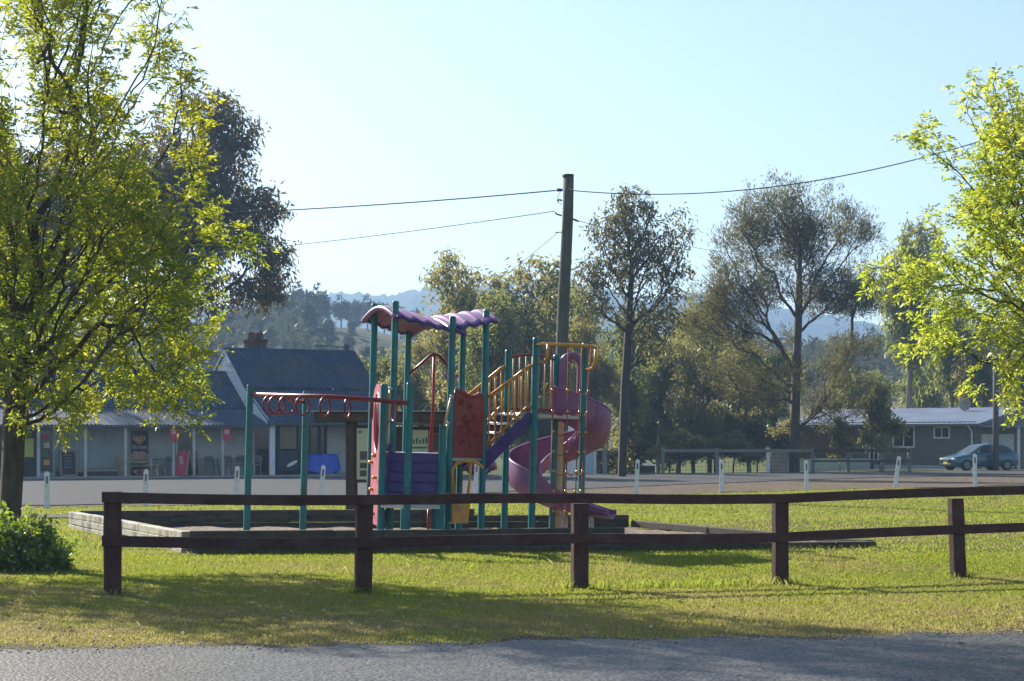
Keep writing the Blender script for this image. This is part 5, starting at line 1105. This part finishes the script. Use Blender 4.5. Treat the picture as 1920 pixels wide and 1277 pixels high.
o = thing('timber_gate_post', 'stout timber post left of the low cottage roof', 'post', (PX(1134, 92), 92, 0)); lp(MB().cbox((0, 0, .6), (.22, .22, 1.3), .02), 'shaft', 'oldrail', o); lp(MB().box((-.28, 0, 1.22), (.5, .05, .1)), 'sign_plate', 'scream', o)
# ---------------------------------------------------------------- cars
M['tyre'] = pmat('tyre_rubber', (.015, .015, .015), (.022, .022, .022), 9, .85); M['rim'] = pmat('wheel_rim', (.14, .14, .145), (.2, .2, .2), 9, .4, metal=.6)
M['lamp'] = pmat('lamp_glass', (.75, .75, .72), (.8, .8, .78), 9, .1); M['tail'] = pmat('tail_lamp', (.35, .02, .02), (.4, .03, .03), 9, .2); M['plate'] = pmat('number_plate', (.62, .5, .08), (.66, .54, .1), 5, .5)
def carmat(name, c):
    m = pmat(name, c, tuple(v * 1.1 for v in c), 2, .28, 0); m.node_tree.nodes['Principled BSDF'].inputs['Coat Weight'].default_value = .6; return m
def car(label, loc, rz, paint):
    o = thing('parked_car', label, 'car', loc, 'cars parked beyond the road', rz); st = [(0, .52, .34, .60), (.05, .66, .26, .66), (.25, .77, .22, .74), (.7, .83, .2, .84), (1.15, .85, .2, .93), (2.0, .86, .2, .95), (3.2, .86, .2, .97), (3.8, .83, .22, .97), (4.1, .77, .26, .93), (4.2, .66, .34, .8)]
    rows = []
    for x, hw, zb_, zt_ in st:
        h = zt_ - zb_; ring = [(.0, zb_), (hw * .85, zb_), (hw * .97, zb_ + h * .18), (hw, zb_ + h * .5), (hw * .97, zb_ + h * .85), (hw * .86, zt_ - .01), (0, zt_ + .02)]
        rows.append([(x, y, z) for y, z in ring] + [(x, -y, z) for y, z in ring[::-1][1:]])
    mb = MB().grid(rows); n = len(rows[0]); mb.f.append(tuple(range(n))); q = len(mb.v) - n; mb.f.append(tuple(range(q, q + n))[::-1])
    body = lp(mb, 'body', paint, o, True)
    cab = [(1.05, .76, .0, .9), (1.95, .745, .60, 1.40), (2.5, .745, .615, 1.45), (3.2, .74, .61, 1.42), (3.55, .735, .58, 1.34), (4.02, .72, .0, .93)]; rows = []
    for x, wb, wt, zt_ in cab:
        wt = wt or wb * .98; rows.append([(x, wb, .9), (x, wb * .5 + wt * .5, .9 * .5 + zt_ * .5), (x, wt, zt_ - .03), (x, wt * .9, zt_), (x, 0, zt_ + .015), (x, -wt * .9, zt_), (x, -wt, zt_ - .03), (x, -(wb * .5 + wt * .5), .9 * .5 + zt_ * .5), (x, -wb, .9)])
    lp(MB().grid(rows), 'cabin', paint, o, True)
    def sidey(z): return .745 - (z - .9) / .5 * .135 + .012
    for s_ in (-1, 1):
        for pl in ([(1.42, .97), (2.42, .97), (2.42, 1.38), (2.0, 1.36)], [(2.5, .97), (3.28, .97), (3.2, 1.36), (2.5, 1.38)], [(3.35, .98), (3.78, .99), (3.5, 1.27), (3.28, 1.34)]):
            lp(MB().prism(pl, 0, .012, lambda p, t_: (p[0], s_ * (sidey(p[1]) + t_), p[1])), 'side_window', 'glass', o)
        lp(MB().cbox((1.55, s_ * .86, .98), (.14, .16, .1), .03), 'mirror', paint, o); lp(MB().cbox((.12, s_ * .56, .62), (.16, .3, .13), .04), 'headlight', 'lamp', o); lp(MB().cbox((4.15, s_ * .6, .76), (.1, .2, .2), .03), 'tail_light', 'tail', o)
        for xx in (2.36, 3.2): lp(MB().cbox((xx, s_ * .865, .84), (.16, .03, .03), .008), 'door_handle', 'dark', o)
        for xx in (.78, 3.35):
            wl = lp(MB().tube([(xx, s_ * .70, .3), (xx, s_ * .872, .3)], .305, 20), 'wheel', 'tyre', o); lp(MB().tube([(xx, s_ * .85, .3), (xx, s_ * .882, .3)], [.19, .2], 14), 'rim', 'rim', wl)
    wz = lambda x: .9 + (x - 1.05) / .9 * .5
    lp(MB().add([(1.14, -.66, .965), (1.14, .66, .965), (1.88, .56, 1.376), (1.88, -.56, 1.376)], [(0, 1, 2, 3)]), 'windscreen', 'glass', o)
    lp(MB().add([(3.96, -.6, 1.0), (3.96, .6, 1.0), (3.6, .52, 1.32), (3.6, -.52, 1.32)], [(0, 1, 2, 3)]), 'rear_window', 'glass', o)
    lp(MB().cbox((.0, 0, .56), (.06, .7, .1), .02), 'grille', 'dark', o); lp(MB().cbox((.0, 0, .34), (.05, 1.0, .12), .02), 'bumper_intake', 'dark', o); lp(MB().box((-.015, 0, .42), (.03, .4, .11)), 'number_plate', 'plate', o); lp(MB().box((4.21, 0, .6), (.03, .4, .11)), 'number_plate', 'plate', o)
    return o
D = 105; a_ = R(20); car('teal hatchback parked in front of the grey house', (PX(1768, D), D - .7, PZ(882, D)), a_, carmat('teal_car_paint', (.045, .12, .15)))
D = 92; car('dark red car half hidden behind the purple stair', (PX(925, D), D, 0), R(200), carmat('red_car_paint', (.2, .015, .02)))
# ---------------------------------------------------------------- grass
gr = np.random.default_rng(8)
def inpit(x, y):
    q = [c1, c2, c3, c4]; ins = np.ones(len(x), bool)
    for i in range(4):
        a, b = q[i], q[(i + 1) % 4]; ins &= ((b.x - a.x) * (y - a.y) - (b.y - a.y) * (x - a.x)) > -.09 * (b - a).length
    return ins
def blades(n, y0, y1, hmin, hmax, w, seedoff):
    yy = np.sqrt(gr.uniform(y0 ** 2, y1 ** 2, n)); xx = gr.uniform(-.31, .31, n) * yy; k = (yy > road_edge(xx) - .06 + gr.exponential(.04, n) * -1) & ~inpit(xx, yy)
    dens = noise2(xx * 1.3, yy * 1.3, 3); edge = np.clip((yy - road_edge(xx)) / .5, 0, 1); k &= gr.random(n) < (.12 + .88 * edge) * np.where(dens < -.7, .55, 1)
    k &= yy < np.array([verge_e(v) for v in xx]) + gr.normal(0, .3, n)
    xx, yy = xx[k], yy[k]; n = len(xx); h = gr.uniform(hmin, hmax, n) * (1 + .3 * np.clip(noise2(xx * .9, yy * .9, 9), -.6, 1.2)) * (.6 + .4 * np.clip((yy - road_edge(xx)) / .6, 0, 1)); a = gr.uniform(0, 6.28, n); ln = gr.normal(0, .5, (n, 2)); W_ = w * gr.uniform(.7, 1.4, n)
    b = np.stack([xx, yy, gz(xx, yy) - .004], -1); s_ = np.stack([np.cos(a), np.sin(a), a * 0], -1) * W_[:, None] / 2
    mid = b + np.stack([ln[:, 0] * h * .3, ln[:, 1] * h * .3, h * .6], -1); tip = b + np.stack([ln[:, 0] * h * .9, ln[:, 1] * h * .9, h], -1)
    return np.stack([b - s_, b + s_, mid + s_ * .7, tip], 1).reshape(-1, 3)
Vg = np.concatenate([blades(520000, 14.6, 28, .012, .031, .009, 1), blades(300000, 26, 58, .02, .045, .018, 2), blades(700, 14.8, 26, .05, .12, .006, 3)])
Fg = np.arange(len(Vg)).reshape(-1, 4)
tag(npmesh('grass', Vg, Fg, 'blade'), 'mown lawn grass, green with dry tips', 'grass', None, 'stuff')
# long grass along the pit walls and post feet
def tuft_line(pts_, n, h0, h1, sp_): 
    out = []
    for a, b in pts_:
        f = gr.random(n)[:, None]; p = np.array(a)[None] * (1 - f) + np.array(b)[None] * f + gr.normal(0, sp_, (n, 2)); h = gr.uniform(h0, h1, n); an = gr.uniform(0, 6.28, n); s_ = np.stack([np.cos(an), np.sin(an), an * 0], -1) * .005
        b3 = np.stack([p[:, 0], p[:, 1], gz(p[:, 0], p[:, 1])], -1); l_ = gr.normal(0, .35, (n, 2)); t3 = b3 + np.stack([l_[:, 0] * h, l_[:, 1] * h, h], -1); m3 = b3 + np.stack([l_[:, 0] * h * .35, l_[:, 1] * h * .35, h * .6], -1)
        out.append(np.stack([b3 - s_, b3 + s_, m3 + s_, t3], 1).reshape(-1, 3))
    return np.concatenate(out)
Vt_ = np.concatenate([tuft_line([((c1.x, c1.y - .12), (c2.x, c2.y - .12))], 3000, .02, .07, .04), tuft_line([((p.x - .12, p.y - .06), (p.x + .12, p.y - .06)) for p in FP[:6]], 90, .03, .09, .06), tuft_line([((FP[2].x - .3, FP[2].y - .1), (FP[3].x + .2, FP[3].y - .1))], 500, .04, .12, .1)])
tag(npmesh('long_grass', Vt_, np.arange(len(Vt_)).reshape(-1, 4), 'blade'), 'longer grass along the pit wall and fence feet', 'grass', None, 'stuff')
# fallen leaves on the lawn edge
nl = 260; yy = gr.uniform(14.9, 21, nl); xx = gr.uniform(-.29, .29, nl) * yy; p = np.stack([xx, yy, gz(xx, yy) + .02], -1); d = gr.normal(size=(nl, 3)) * np.array([1, 1, .25]); lv, lf = leaf_quads(p, d, gr.uniform(.03, .08, nl), gr.uniform(.015, .035, nl), gr)
tag(npmesh('leaf_litter', lv, lf, pmat('dry_leaf', (.32, .22, .11), (.5, .42, .3), 20, .8)), 'dry fallen leaves scattered near the road edge', 'leaves', None, 'stuff')

ns_ = 700; xx = gr.uniform(-5.5, 6, ns_); yy = road_edge(xx) + gr.normal(.0, .16, ns_); r_s = gr.uniform(.005, .016, ns_)
oc = np.array([(1, 0, 0), (0, 1, 0), (-1, 0, 0), (0, -1, 0), (0, 0, .8), (0, 0, -.8)]); tri = np.array([(0, 1, 4), (1, 2, 4), (2, 3, 4), (3, 0, 4), (1, 0, 5), (2, 1, 5), (3, 2, 5), (0, 3, 5)])
Vs = np.stack([xx, yy, gz(xx, yy) + .008], -1)[:, None, :] + oc[None] * r_s[:, None, None] * gr.uniform(.6, 1.3, (ns_, 6, 1)); Fs = (tri[None] + (np.arange(ns_) * 6)[:, None, None]).reshape(-1, 3)
tag(npmesh('loose_gravel', Vs.reshape(-1, 3), Fs, pmat('loose_stone', (.2, .18, .155), (.34, .31, .27), 30, .8)), 'loose stones along the edge of the near road', 'gravel', None, 'stuff')
# ---------------------------------------------------------------- air
m = bpy.data.materials.new('haze_air'); m.use_nodes = True; t = m.node_tree; t.nodes.remove(t.nodes['Principled BSDF'])
pv = t.nodes.new('ShaderNodeVolumePrincipled'); pv.inputs['Color'].default_value = (0.42, 0.66, 1.0, 1); pv.inputs['Density'].default_value = HAZE; pv.inputs['Anisotropy'].default_value = 0.3
t.links.new(pv.outputs[0], t.nodes['Material Output'].inputs['Volume']); M['haze'] = m
tag(MB().box((0, 800, 84), (3600, 2900, 180)).build('haze', 'haze'), kind='stuff')
